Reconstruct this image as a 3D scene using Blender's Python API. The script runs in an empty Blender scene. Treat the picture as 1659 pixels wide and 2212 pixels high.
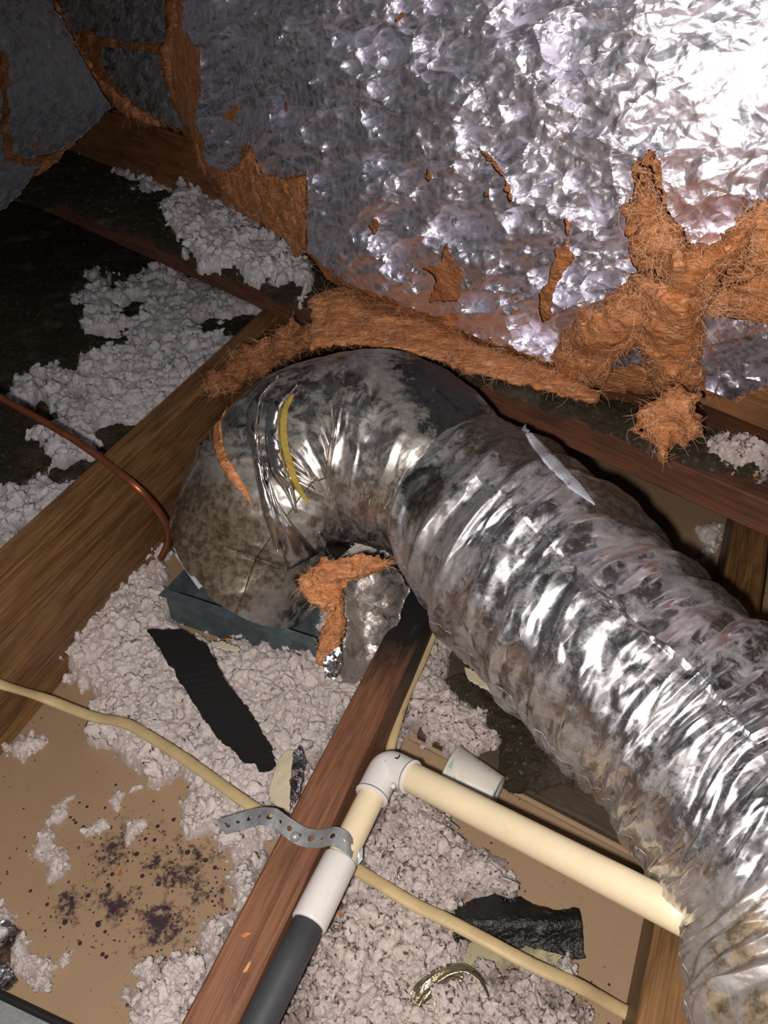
import bpy, math, random
import numpy as np
from mathutils import Vector
from mathutils.bvhtree import BVHTree

# ------------------------------------------------------------------ camera, world, light, exposure
FPX, CX, CY = 1662.0, 829.5, 1106.0
PITCH = math.radians(38.0)
S, K = math.sin(PITCH), math.cos(PITCH)
HC = 0.72
scn = bpy.context.scene
cam_d = bpy.data.cameras.new('camera'); cam = bpy.data.objects.new('camera', cam_d)
scn.collection.objects.link(cam); scn.camera = cam
cam.location = (0, 0, HC); cam.rotation_euler = (math.radians(90) - PITCH, 0, 0)
cam_d.sensor_fit = 'HORIZONTAL'; cam_d.sensor_width = 24.0; cam_d.lens = 24.0 * FPX / 1659.0
cam_d.clip_start = 0.01
wd = bpy.data.worlds.new('world'); scn.world = wd; wd.use_nodes = True
wd.node_tree.nodes['Background'].inputs[0].default_value = (0.92, 0.92, 1.0, 1)
wd.node_tree.nodes['Background'].inputs[1].default_value = 0.06
fl = bpy.data.lights.new('phone_flash', 'POINT'); fl.energy = 24.0; fl.shadow_soft_size = 0.009
fl.color = (1.0, 0.93, 0.87)
flo = bpy.data.objects.new('phone_flash', fl); scn.collection.objects.link(flo)
flo.location = (-0.024, -0.012 * S, HC - 0.018)
vs = scn.view_settings
vs.view_transform = 'Standard'; vs.look = 'None'; vs.exposure = 0.0; vs.gamma = 1.0; vs.use_curve_mapping = False

# ------------------------------------------------------------------ pixel rays to points of the attic
def W(px, py, d):                       # point at optical depth d
    a = (px - CX) / FPX * d; b = -(py - CY) / FPX * d
    return np.stack([a + 0*b, K * d + S * b, HC - S * d + K * b], -1) if isinstance(px, np.ndarray) or isinstance(d, np.ndarray) else Vector((a, K*d + S*b, HC - S*d + K*b))
def dpl(py, h):                         # optical depth where the ray meets height h
    return (HC - h) / (S + (py - CY) / FPX * K)
def F(px, py, h=0.0): return W(px, py, dpl(py, h))

# ------------------------------------------------------------------ numpy noise
def _h(ix, iy, iz, seed):
    n = (ix.astype(np.int64) * 73856093) ^ (iy.astype(np.int64) * 19349663) ^ (iz.astype(np.int64) * 83492791) ^ (seed * 2654435761 & 0x7fffffff)
    n = (n ^ (n >> 13)) * 1274126177 & 0x7fffffff
    n = (n ^ (n >> 16)) * 668265263 & 0x7fffffff
    return ((n ^ (n >> 11)) & 0xffffff) / float(0xffffff)
def vnoise(P, sc, seed=0):
    p = P * sc; i = np.floor(p); f = p - i; u = f*f*(3-2*f); i = i.astype(np.int64)
    r = 0
    for dx in (0, 1):
        for dy in (0, 1):
            for dz in (0, 1):
                w = (u[..., 0] if dx else 1-u[..., 0]) * (u[..., 1] if dy else 1-u[..., 1]) * (u[..., 2] if dz else 1-u[..., 2])
                r = r + w * _h(i[..., 0]+dx, i[..., 1]+dy, i[..., 2]+dz, seed)
    return r * 2 - 1
def fbm(P, sc, oct=3, seed=0, gain=.5):
    r = 0; a = 1
    for o in range(oct): r = r + a * vnoise(P, sc * 2**o, seed + o*17); a *= gain
    return r
def worley2(x, y, cell, seed=0):        # distance to nearest jittered point, in cells
    gx, gy = x / cell, y / cell; ix, iy = np.floor(gx), np.floor(gy); best = np.full(x.shape, 9.0); z = np.zeros_like(ix)
    for dx in (-1, 0, 1):
        for dy in (-1, 0, 1):
            cx, cy = ix + dx, iy + dy
            px = cx + _h(cx, cy, z, seed); py = cy + _h(cx, cy, z, seed + 5)
            best = np.minimum(best, (gx - px)**2 + (gy - py)**2)
    return np.sqrt(best)
def tri(x): return np.abs(x - np.floor(x) - .5) * 2
def crumple(P, sc, seed, n=9, warp=.5):
    """creased-sheet relief: many folded ridges of random direction that fade in and out; about +-1"""
    rng = np.random.RandomState(seed)
    Q = P + (warp / sc) * np.stack([fbm(P, sc*.35, 2, seed+i*31) for i in range(3)], -1)
    h = 0; tot = 0
    for i in range(n):
        d = rng.normal(size=3); d /= np.linalg.norm(d); f = sc * rng.uniform(.5, 2.2)
        m = np.clip(vnoise(P, sc*.45, seed + 101*i) * 1.4 + .5, 0, 1)
        a = 1.0 / (f / sc)
        t = tri(Q @ d * f * .5 + rng.rand())
        h = h + a * m * t
        Q = Q + (0.16 / f) * t[..., None] * rng.normal(size=3)
        tot += a
    return h / tot * 2 - .5

def facets(x, y, cell, seed):
    """continuous sheet folded into flat triangles, about +-.5, unit = cell"""
    a = seed*1.7; c, n_ = math.cos(a), math.sin(a); gx, gy = (x*c + y*n_)/cell, (y*c - x*n_)/cell
    Q = np.stack([gx, gy, 0*gx], -1); wx = .42*vnoise(Q, .55, seed+3) + .08*vnoise(Q, 2.1, seed+4); wy = .42*vnoise(Q, .55, seed+5) + .08*vnoise(Q, 2.1, seed+6); gx = gx + wx; gy = gy + wy
    ix, iy = np.floor(gx), np.floor(gy); fx, fy = gx-ix, gy-iy; z = np.zeros_like(ix)
    H = lambda dx, dy: _h(ix+dx, iy+dy, z, seed) - .5
    h00, h10, h01, h11 = H(0, 0), H(1, 0), H(0, 1), H(1, 1); dg = _h(ix, iy, z, seed+9) > .5
    A = np.where(fx+fy < 1, h00 + fx*(h10-h00) + fy*(h01-h00), h11 + (1-fx)*(h01-h11) + (1-fy)*(h10-h11))
    B = np.where(fx > fy, h00 + fx*(h10-h00) + fy*(h11-h10), h00 + fy*(h01-h00) + fx*(h11-h01))
    return np.where(dg, A, B)

# ------------------------------------------------------------------ object helpers
COL = scn.collection
def link(o, parent=None):
    COL.objects.link(o)
    if parent is not None: o.parent = parent
    return o
def mesh_obj(name, verts, faces, m, parent=None, smooth=True, loc=(0, 0, 0)):
    me = bpy.data.meshes.new(name)
    if isinstance(verts, np.ndarray):
        faces = np.asarray(faces)
        if parent is None and tuple(loc) == (0, 0, 0) and len(verts):
            loc = ((verts.min(0) + verts.max(0)) / 2); loc[2] = verts[:, 2].min(); verts = verts - loc; loc = tuple(float(v) for v in loc)
        me.vertices.add(len(verts)); me.vertices.foreach_set('co', verts.astype(np.float32).ravel())
        n = faces.shape[1]; me.loops.add(faces.size); me.loops.foreach_set('vertex_index', faces.ravel().astype(np.int32))
        me.polygons.add(len(faces)); me.polygons.foreach_set('loop_start', np.arange(len(faces), dtype=np.int32) * n)
        me.update(calc_edges=True); me.validate()
    else:
        me.from_pydata([tuple(v) for v in verts], [], faces); me.update()
    if smooth: me.polygons.foreach_set('use_smooth', [True] * len(me.polygons))
    if m: me.materials.append(m)
    o = bpy.data.objects.new(name, me); o.location = loc
    return link(o, parent)
def tag(o, label=None, cat=None, group=None, kind=None):
    if label: o['label'] = label
    if cat: o['category'] = cat
    if group: o['group'] = group
    if kind: o['kind'] = kind
    return o
def thing(name, label, cat, group=None, loc=(0, 0, 0)):
    o = bpy.data.objects.new(name, None); o.empty_display_size = .02; o.location = loc
    link(o); return tag(o, label, cat, group)
def kids(o, *ch):
    for c in ch:
        c.parent = o; c.location = Vector(c.location) - Vector(o.location)
def join(parts):                        # list of (verts, faces) -> one
    V = []; Fc = []
    for v, f in parts:
        b = len(V); V += [tuple(p) for p in v]; Fc += [tuple(i + b for i in q) for q in f]
    return V, Fc

# ------------------------------------------------------------------ material helpers
class NM:
    def __init__(s, name):
        s.m = bpy.data.materials.new(name); s.m.use_nodes = True; s.t = s.m.node_tree; s.n = s.t.nodes
        s.b = s.n['Principled BSDF']
    def link(s, a, b): s.t.links.new(a, b)
    def node(s, ty, **kw):
        x = s.n.new(ty)
        for k, v in kw.items(): setattr(x, k, v)
        return x
    def coord(s, kind='Object', scale=(1, 1, 1), rot=(0, 0, 0)):
        if kind == 'World': o = s.node('ShaderNodeNewGeometry').outputs['Position']
        else: o = s.node('ShaderNodeTexCoord').outputs[kind]
        mp = s.node('ShaderNodeMapping'); mp.inputs['Scale'].default_value = scale; mp.inputs['Rotation'].default_value = rot
        s.link(o, mp.inputs[0]); return mp.outputs[0]
    def noise(s, vec, scale, detail=4, rough=.55, dist=0):
        x = s.node('ShaderNodeTexNoise'); x.inputs['Scale'].default_value = scale; x.inputs['Detail'].default_value = detail
        x.inputs['Roughness'].default_value = rough; x.inputs['Distortion'].default_value = dist
        s.link(vec, x.inputs['Vector']); return x.outputs['Fac']
    def vor(s, vec, scale, feature='F1', out='Distance', rnd=1):
        x = s.node('ShaderNodeTexVoronoi', feature=feature); x.inputs['Scale'].default_value = scale
        s.link(vec, x.inputs['Vector']); return x.outputs[out]
    def ramp(s, fac, stops):
        x = s.node('ShaderNodeValToRGB'); e = x.color_ramp.elements
        while len(e) < len(stops): e.new(.5)
        for i, (p, c) in enumerate(stops):
            e[i].position = p; e[i].color = (c, c, c, 1) if not isinstance(c, tuple) else (*c, 1)
        s.link(fac, x.inputs[0]); return x.outputs[0]
    def mix(s, fac, a, b, mode='MIX'):
        x = s.node('ShaderNodeMix', data_type='RGBA', blend_type=mode)
        for i, v in ((0, fac), (6, a), (7, b)):
            if hasattr(v, 'links') or hasattr(v, 'is_linked'): s.link(v, x.inputs[i])
            else: x.inputs[i].default_value = v if i == 0 else ((*v, 1) if isinstance(v, tuple) else (v, v, v, 1))
        return x.outputs[2]
    def math(s, op, a, b=0.0, clamp=False):
        x = s.node('ShaderNodeMath', operation=op); x.use_clamp = clamp
        for i, v in enumerate((a, b)):
            if hasattr(v, 'is_linked'): s.link(v, x.inputs[i])
            else: x.inputs[i].default_value = v
        return x.outputs[0]
    def near(s, c, r0, r1):             # 1 inside r0, 0 outside r1, about a point of the attic
        d = s.node('ShaderNodeVectorMath', operation='DISTANCE')
        s.link(s.node('ShaderNodeNewGeometry').outputs['Position'], d.inputs[0]); d.inputs[1].default_value = tuple(c)
        mr = s.node('ShaderNodeMapRange'); mr.clamp = True
        mr.inputs['From Min'].default_value = r0; mr.inputs['From Max'].default_value = r1
        mr.inputs['To Min'].default_value = 1; mr.inputs['To Max'].default_value = 0
        s.link(d.outputs['Value'], mr.inputs['Value']); return mr.outputs[0]
    def bump(s, h, dist, strength=1.0, prev=None):
        x = s.node('ShaderNodeBump'); x.inputs['Distance'].default_value = dist; x.inputs['Strength'].default_value = strength
        s.link(h, x.inputs['Height'])
        if prev: s.link(prev, x.inputs['Normal'])
        s.link(x.outputs[0], s.b.inputs['Normal']); return x.outputs[0]
    def set(s, **kw):
        for k, v in kw.items():
            i = s.b.inputs[k.replace('_', ' ')]
            if hasattr(v, 'is_linked'): s.link(v, i)
            else: i.default_value = (*v, 1) if isinstance(v, tuple) else v
        return s

def wood(name, dark, mid, light, scale=1.0, rough=.6, stain=None, dusty=0):
    n = NM(name); dark, mid, light = [tuple(x*.78 for x in q) for q in (dark, mid, light)]
    v = n.coord('Object', (1.2*scale, 14*scale, 14*scale)); v2 = n.coord('Object', (5*scale, 230*scale, 230*scale))
    a = n.noise(v, 3.0, 5, .6, 1.2); g = n.noise(v2, 2.0, 3, .6, .2)
    w = n.math('PINGPONG', n.math('MULTIPLY', a, 7.0), 1.0)
    col = n.ramp(w, [(0, dark), (.42, mid), (1, light)])
    col = n.mix(.55, col, n.ramp(g, [(.3, dark), (.7, light)]), 'MIX')
    b = n.noise(n.coord('Object', (3, 9, 9)), 4, 4)
    col = n.mix(n.ramp(b, [(.5, 0), (.72, .55)]), col, tuple(c*.35 for c in dark))
    if dusty:
        du = n.noise(n.coord('Object'), 40, 8, .7)
        col = n.mix(n.ramp(du, [(.5, 0), (.62, dusty)]), col, (.055, .045, .03))
    if stain:
        for c, r0, r1 in stain:
            f = n.math('MULTIPLY', n.near(c, r0, r1), .75)
            f = n.math('SUBTRACT', n.math('ADD', f, n.noise(n.coord('Object', (1, 4, 4)), 25, 6, .7)), .62, True)
            col = n.mix(n.math('MULTIPLY', f, 2.2, True), col, (.006, .005, .005))
    n.set(Base_Color=col, Roughness=rough)
    n.bump(g, .0009, .6); return n.m

def foil(name, col=(.62, .64, .70), rough=.2, dirt=.3, dirtcol=(.10, .075, .05), bsc=60, bamp=.004, stretch=(1, 1, 1), spots=(), fine=1.0, brown=None, tl=.45, flow=False):
    n = NM(name)
    v = n.coord('World', stretch)
    if flow:
        at_ = n.node('ShaderNodeAttribute'); at_.attribute_name = 'flow'; mp_ = n.node('ShaderNodeMapping'); mp_.inputs['Scale'].default_value = stretch; n.link(at_.outputs['Vector'], mp_.inputs[0]); v = mp_.outputs[0]
    dst = n.node('ShaderNodeVectorMath', operation='ADD')
    nz = n.node('ShaderNodeTexNoise'); nz.inputs['Scale'].default_value = 18; nz.inputs['Detail'].default_value = 3; n.link(v, nz.inputs['Vector'])
    sc_ = n.node('ShaderNodeVectorMath', operation='SCALE'); sc_.inputs['Scale'].default_value = .035; n.link(nz.outputs['Color'], sc_.inputs[0])
    n.link(v, dst.inputs[0]); n.link(sc_.outputs[0], dst.inputs[1]); vv = dst.outputs[0]
    h = n.noise(vv, bsc*.9, 2, .5, .4)
    def tilt(prev, sc, k):
        cv = n.vor(vv, sc, out='Color'); a = n.node('ShaderNodeVectorMath', operation='SUBTRACT'); n.link(cv, a.inputs[0]); a.inputs[1].default_value = (.5, .5, .5)
        b = n.node('ShaderNodeVectorMath', operation='SCALE'); b.inputs['Scale'].default_value = k; n.link(a.outputs[0], b.inputs[0])
        c_ = n.node('ShaderNodeVectorMath', operation='ADD'); n.link(prev, c_.inputs[0]); n.link(b.outputs[0], c_.inputs[1])
        e = n.node('ShaderNodeVectorMath', operation='NORMALIZE'); n.link(c_.outputs[0], e.inputs[0]); return e.outputs[0]
    nrm = tilt(n.node('ShaderNodeNewGeometry').outputs['Normal'], bsc*1.6, tl); nrm = tilt(nrm, bsc*4, tl*.6*fine)
    dm = n.noise(n.coord('World'), 44, 10, .78, .4)
    t = .72 - dirt * .36
    dmask = n.ramp(dm, [(t - .10, 0), (t + .16, 1)])
    c = n.mix(n.math('MULTIPLY', dmask, .85), col, dirtcol)
    r = n.mix(dmask, n.ramp(n.noise(n.coord('World'), 90, 4), [(.3, rough*.8), (.75, rough*1.5)]), .75)
    met = n.math('SUBTRACT', 1.0, n.math('MULTIPLY', dmask, .8), True)
    if brown:
        for ctr, r0, r1, bc, th in brown:
            f = n.math('SUBTRACT', n.math('ADD', n.near(ctr, r0, r1), n.noise(n.coord('World'), 55, 8, .7)), th, True)
            f = n.math('MULTIPLY', f, 3.0, True)
            mo = n.ramp(n.noise(n.coord('World'), 130, 6, .7), [(.42, 0), (.60, 1)]); c = n.mix(f, c, n.mix(mo, tuple(x*1.25 for x in bc), tuple(x*.45 for x in bc))); met = n.math('MULTIPLY', met, n.math('SUBTRACT', 1.0, n.math('MULTIPLY', f, .75)))
            r = n.mix(f, r, .5)
    n.set(Base_Color=c, Metallic=met, Roughness=r)
    n.bump(h, bamp, 1.0, nrm); return n.m

def plain(name, col, rough=.5, metal=0, var=.15, nsc=60, bump=.0003, spec=None, dirt=None, coat=0):
    n = NM(name); v = n.coord('World'); col = tuple(x*(.84 if metal < .3 else 1) for x in col)
    a = n.noise(v, nsc, 6, .65)
    c = n.mix(n.ramp(a, [(.3, 0), (.75, 1)]), tuple(x*(1-var) for x in col), tuple(min(1, x*(1+var)) for x in col))
    if dirt:
        dcol, th, amt = dirt
        c = n.mix(n.math('MULTIPLY', n.ramp(n.noise(v, nsc*.8, 8, .75), [(th, 0), (th+.08, 1)]), amt), c, dcol)
    n.set(Base_Color=c, Roughness=rough, Metallic=metal, Coat_Weight=coat)
    if bump: n.bump(n.noise(v, nsc*6, 4), bump, 1)
    return n.m

# fluffy, fibrous and dirty stuff
def fluff_mat(name, col, spk=.68, dark=(.05, .035, .035), dirtamt=.2, sss=.3):
    n = NM(name); v = n.coord('World')
    c = n.mix(n.ramp(n.noise(v, 22, 4), [(.3, 0), (.7, 1)]), tuple(x*.88 for x in col), col)
    c = n.mix(n.math('MULTIPLY', n.ramp(n.noise(v, 12, 6, .7), [(.52, 0), (.68, 1)]), dirtamt), c, (.17, .13, .11))
    c = n.mix(n.ramp(n.noise(v, 190, 3, .5), [(spk, 0), (spk+.07, .9)]), c, dark)
    n.set(Base_Color=c, Roughness=.95, Specular_IOR_Level=.05, Subsurface_Weight=sss, Subsurface_Scale=.004)
    n.b.inputs['Subsurface Radius'].default_value = (1, .8, .75)
    b1 = n.bump(n.noise(v, 300, 6, .8, .8), .0026, .9)
    n.bump(n.noise(v, 900, 2, .6), .0010, .7, b1)
    return n.m
def glass_wool(name, col, light):
    n = NM(name)
    v = n.coord('World'); nz = n.node('ShaderNodeTexNoise'); nz.inputs['Scale'].default_value = 16; n.link(v, nz.inputs['Vector'])
    ad = n.node('ShaderNodeVectorMath', operation='MULTIPLY_ADD'); n.link(nz.outputs['Color'], ad.inputs[0]); ad.inputs[1].default_value = (.03, .03, .03); n.link(v, ad.inputs[2])
    mp = n.node('ShaderNodeMapping'); mp.inputs['Scale'].default_value = (30, 260, 260); mp.inputs['Rotation'].default_value = (.3, .5, .8); n.link(ad.outputs[0], mp.inputs[0])
    st = n.noise(mp.outputs[0], 1.0, 5, .6, .4); cl = n.noise(v, 30, 5, .6)
    c = n.mix(n.ramp(cl, [(.3, 0), (.7, 1)]), tuple(x*.6 for x in col), col)
    c = n.mix(n.ramp(st, [(.5, 0), (.72, .7)]), c, light)
    c = n.mix(n.ramp(n.noise(v, 80, 6, .7), [(.62, 0), (.72, .5)]), c, (.09, .04, .02))
    n.set(Base_Color=c, Roughness=.8, Specular_IOR_Level=.35)
    b = n.bump(st, .004, 1.0); n.bump(n.noise(v, 45, 4), .012, .8, b); return n.m

M = {}
M['joist'] = wood('golden_joist_wood', (.085, .035, .012), (.22, .105, .038), (.36, .19, .075), 1.0, .5, dusty=.15)
M['chord'] = wood('red_brown_wood', (.12, .042, .02), (.235, .092, .042), (.33, .148, .072), 1.6, .65,
                  stain=[(F(865, 1300, .09), .02, .17)])
M['plate'] = wood('dark_red_wood', (.075, .026, .013), (.15, .052, .025), (.24, .09, .045), 1.0, .7, dusty=.2)
M['rim'] = wood('orange_brown_wood', (.15, .055, .02), (.33, .13, .045), (.42, .19, .075), .8, .6, dusty=.3)
M['dkwood'] = wood('dark_weathered_wood', (.035, .022, .014), (.07, .045, .028), (.12, .08, .05), 1.2, .8, dusty=.7)
M['foil'] = foil('crumpled_foil', (.90, .88, .98), .43, .03, bsc=34, bamp=.0008, tl=.10, fine=.8)
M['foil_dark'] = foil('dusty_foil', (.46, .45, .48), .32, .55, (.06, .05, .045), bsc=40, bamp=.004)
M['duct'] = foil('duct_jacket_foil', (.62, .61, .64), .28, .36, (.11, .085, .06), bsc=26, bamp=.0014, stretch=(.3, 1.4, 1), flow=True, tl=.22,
                 brown=[(W(1150, 960, .78), .03, .15, (.060, .050, .038), .86), (W(1350, 1120, .71), .02, .12, (.065, .055, .042), .88), (W(1520, 1270, .65), .02, .10, (.07, .06, .05), .95), (W(905, 1060, .75), .01, .07, (.018, .018, .018), .92), (W(1000, 1180, .76), .02, .14, (.10, .075, .055), 1.05),  # near-black neck entry: dark film plus painted-in shade of the recess by the elbow
                        (W(1600, 2150, .42), .05, .22, (.20, .15, .10), 1.24)])
M['elbow'] = foil('elbow_jacket_film', (.56, .53, .50), .30, .38, (.12, .092, .065), bsc=16, bamp=.0022, stretch=(.5, 1, 1), fine=.6, flow=True, tl=.16,
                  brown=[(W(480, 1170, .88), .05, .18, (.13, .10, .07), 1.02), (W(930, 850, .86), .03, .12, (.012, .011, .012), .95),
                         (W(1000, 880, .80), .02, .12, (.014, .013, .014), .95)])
M['tape'] = foil('smooth_foil_tape', (.72, .70, .68), .22, .1, bsc=22, bamp=.0012, tl=.22, fine=.5)
M['flapfoil'] = foil('flap_foil', (.5, .46, .44), .3, .62, bsc=50, bamp=.003)
M['scrapfoil'] = foil('scrap_foil', (.62, .62, .66), .2, .15, bsc=70, bamp=.003)
M['wool'] = glass_wool('orange_glass_wool', (.66, .25, .09), (.95, .57, .33))
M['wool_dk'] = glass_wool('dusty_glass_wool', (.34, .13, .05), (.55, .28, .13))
M['fiber'] = plain('glass_fibre', (.84, .44, .22), .4, 0, .1)
M['fluff'] = fluff_mat('white_blown_wool', (.96, .84, .81), .69, (.12, .07, .06))
M['fluff_dirty'] = fluff_mat('dirty_blown_wool', (.86, .73, .69), .59, (.10, .055, .045), .75)
M['fluff_cool'] = fluff_mat('cool_blown_wool', (.95, .90, .94), .68, (.05, .04, .04), .35)
M['dirt'] = fluff_mat('dark_dirt', (.062, .052, .034), .62, (.20, .15, .12), .6, 0)
M['cream'] = plain('aged_cream_plastic', (.88, .74, .50), .36, 0, .06, 18, .0001, dirt=((.50, .26, .10), .60, .35))
M['white'] = plain('white_plastic', (.80, .76, .74), .28, 0, .03, 30, .00006)
M['grey'] = plain('charcoal_plastic', (.055, .058, .066), .5, 0, .08, 60, .0001)
M['cable'] = plain('tan_cable_sheath', (.58, .44, .23), .5, 0, .14, 40, .0003, dirt=((.20, .11, .05), .60, .6))
M['copper'] = plain('dull_copper', (.36, .12, .055), .38, .7, .25, 50, .0003)
M['zinc'] = plain('galvanized_steel', (.34, .36, .37), .45, .45, .25, 90, .0003, dirt=((.55, .55, .55), .62, .5))
M['zinc_dk'] = plain('dark_galvanized_sheet', (.12, .155, .175), .5, .25, .35, 40, .0004, dirt=((.15, .17, .16), .55, .6))
M['felt'] = plain('black_felt', (.0035, .0035, .004), .95, 0, .3, 60, .0006)
M['blacktar'] = plain('black_dusty_film', (.012, .013, .012), .3, 0, .4, 40, .003, dirt=((.15, .14, .12), .57, .8))
M['paper'] = plain('cream_paper', (.72, .63, .45), .7, 0, .08, 25, .0004)
M['mossy'] = plain('stained_paper_back', (.42, .37, .22), .8, 0, .2, 25, .0006, dirt=((.14, .13, .07), .5, .7))
M['gold'] = plain('olive_gold_metal', (.42, .38, .24), .25, .9, .3, 30, .001)
M['yellow'] = plain('yellow_wool_strip', (.50, .36, .07), .9, 0, .2, 80, .002)
M['flake'] = plain('orange_wood_flake', (.62, .25, .06), .6, 0, .2, 80, .0003)
M['lining'] = plain('pale_grey_lining', (.50, .52, .60), .8, 0, .2, 60, .0015)
M['blackink'] = plain('black_mark', (.01, .01, .01), .6, 0, .1, 60, 0)
M['steel'] = plain('bright_steel', (.65, .66, .66), .2, 1, .1, 60, .0003)

def drywall():
    n = NM('ceiling_board_back'); v = n.coord('World')
    c = n.mix(n.ramp(n.noise(v, 6, 4), [(.3, 0), (.7, 1)]), (.285, .19, .112), (.34, .23, .138))
    c = n.mix(n.ramp(n.noise(v, 400, 2), [(.4, 0), (.7, .25)]), c, (.28, .18, .10))
    big = n.noise(v, 30, 9, .75, .3)
    tot = None
    for px, py, r in ((250, 1830, .055), (390, 1870, .07), (470, 1930, .05), (260, 1960, .05), (340, 1990, .06), (150, 1960, .04), (420, 2130, .06),
                      (490, 1980, .05), (1270, 2140, .02), (740, 1960, .10), (700, 2050, .10)):
        f = n.near(F(px, py, 0), 0, r*1.6)
        tot = f if tot is None else n.math('MAXIMUM', tot, f)
    m = n.math('SUBTRACT', n.math('ADD', n.math('MULTIPLY', tot, .265), n.math('ADD', n.math('MULTIPLY', big, .55), n.math('MULTIPLY', n.noise(v, 130, 6, .7), .45))), .70, True)
    c = n.mix(n.math('MULTIPLY', m, 12.0, True), c, (.035, .017, .022))
    sp = n.noise(v, 150, 4, .6)
    c = n.mix(n.ramp(sp, [(.67, 0), (.70, .9)]), c, (.05, .025, .025))
    sp3 = n.vor(v, 170); m3 = n.math('SUBTRACT', n.math('ADD', n.math('MULTIPLY', tot, .30), -.02), sp3); c = n.mix(n.math('MULTIPLY', m3, 30.0, True), c, (.045, .022, .03))
    sp2 = n.vor(v, 70)
    mm = n.math('SUBTRACT', n.math('ADD', n.math('MULTIPLY', tot, .13), .085), sp2)
    c = n.mix(n.math('MULTIPLY', mm, 60.0, True), c, (.03, .012, .02))
    n.set(Base_Color=c, Roughness=.75); n.bump(n.noise(v, 260, 3), .0004, .6); return n.m
M['drywall'] = drywall()

# ------------------------------------------------------------------ geometry builders
def frame_of(d):
    d = d.normalized(); side = d.cross(Vector((0, 0, 1)))
    side = side.normalized() if side.length > 1e-5 else Vector((1, 0, 0))
    return d, side, side.cross(d).normalized()

def beam(name, A, B, width, height, m, parent=None, side=1, bev=.002):
    """timber whose top edge runs A->B; the cross-section lies to `side` of it and below"""
    A, B = Vector(A), Vector(B); d, sd, up = frame_of(B - A); sd = sd * side; L = (B - A).length
    nx = max(2, int(L / .03)); rnd = random.Random(name)
    prof = [(bev, 0), (width-bev, 0), (width, -bev), (width, -height+bev), (width-bev, -height), (bev, -height), (0, -height+bev), (0, -bev)]
    V = []; Fc = []
    for i in range(nx + 1):
        j = rnd.uniform(-.0004, .0004)
        for (a, b) in prof: V.append((L*i/nx, (a + j) * side, b + j))
    n = len(prof)
    for i in range(nx):
        for k in range(n):
            q = (i*n+k, i*n+(k+1) % n, (i+1)*n+(k+1) % n, (i+1)*n+k)
            Fc.append(q)
    Fc.append(tuple(range(n))); Fc.append(tuple(nx*n + k for k in range(n)))
    # local frame: x along, y = sd*side, z = up
    o = mesh_obj(name, V, Fc, m, parent, smooth=False, loc=A)
    from mathutils import Matrix
    sd0 = sd * side
    o.matrix_world = Matrix(((d.x, sd0.x, up.x, A.x), (d.y, sd0.y, up.y, A.y), (d.z, sd0.z, up.z, A.z), (0, 0, 0, 1)))
    import bmesh
    bm = bmesh.new(); bm.from_mesh(o.data); bmesh.ops.recalc_face_normals(bm, faces=bm.faces); bm.to_mesh(o.data); bm.free()
    return o

def smoothpath(pts, n=8):
    P = [Vector(p) for p in pts]; out = []
    for i in range(len(P) - 1):
        p0 = P[max(i-1, 0)]; p1 = P[i]; p2 = P[i+1]; p3 = P[min(i+2, len(P)-1)]
        for k in range(n):
            t = k / n
            out.append(.5*((2*p1) + (p2-p0)*t + (2*p0-5*p1+4*p2-p3)*t*t + (3*p1-p0-3*p2+p3)*t**3))
    out.append(P[-1]); return out

def sweep(name, pts, rx, ry, m, parent=None, ns=14, cap=True, n=8, raw=False, wob=0):
    P = smoothpath(pts, n) if n > 1 else [Vector(p) for p in pts]
    V = []; Fc = []; N = len(P)
    rxs = rx if isinstance(rx, (list, tuple)) else None
    rnd = random.Random(name); prev = None
    for i in range(N):
        d = (P[min(i+1, N-1)] - P[max(i-1, 0)]).normalized()
        sd = d.cross(Vector((0, 0, 1)))
        if sd.length < .2 and prev: sd = prev - d * prev.dot(d)
        sd.normalize(); prev = sd; up = sd.cross(d).normalized()
        t = i / (N-1)
        a = np.interp(t, np.linspace(0, 1, len(rx)), rx) if rxs else rx
        b = a if ry is None else ry
        w = 1 + wob * rnd.uniform(-1, 1)
        for k in range(ns):
            an = 2*math.pi*k/ns; V.append(P[i] + sd*math.cos(an)*float(a)*w + up*math.sin(an)*float(b)*w)
    for i in range(N-1):
        for k in range(ns):
            Fc.append((i*ns+k, i*ns+(k+1) % ns, (i+1)*ns+(k+1) % ns, (i+1)*ns+k))
    if cap: Fc.append(tuple(range(ns))[::-1]); Fc.append(tuple((N-1)*ns+k for k in range(ns)))
    if raw: return V, Fc
    return mesh_obj(name, V, Fc, m, parent)

def sdf(poly, X, Y):                    # positive inside, in pixels
    d = np.full(X.shape, 1e18); ins = np.zeros(X.shape, bool); n = len(poly)
    for i in range(n):
        x0, y0 = poly[i]; x1, y1 = poly[(i+1) % n]
        ex, ey = x1-x0, y1-y0; wx, wy = X-x0, Y-y0
        t = np.clip((wx*ex + wy*ey) / (ex*ex + ey*ey + 1e-9), 0, 1)
        d = np.minimum(d, (wx-ex*t)**2 + (wy-ey*t)**2)
        c = ((y0 <= Y) & (y1 > Y)) | ((y1 <= Y) & (y0 > Y))
        if abs(ey) > 1e-9: ins ^= c & (X < x0 + (Y - y0) / ey * ex)
    d = np.sqrt(d); return np.where(ins, d, -d)
def seg_sdf(pl, X, Y, w):               # stroke along a polyline, positive inside
    d = np.full(X.shape, 1e18)
    for (x0, y0), (x1, y1) in zip(pl[:-1], pl[1:]):
        ex, ey = x1-x0, y1-y0; t = np.clip(((X-x0)*ex + (Y-y0)*ey) / (ex*ex+ey*ey+1e-9), 0, 1)
        d = np.minimum(d, np.hypot(X-x0-ex*t, Y-y0-ey*t))
    return w - d

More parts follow.
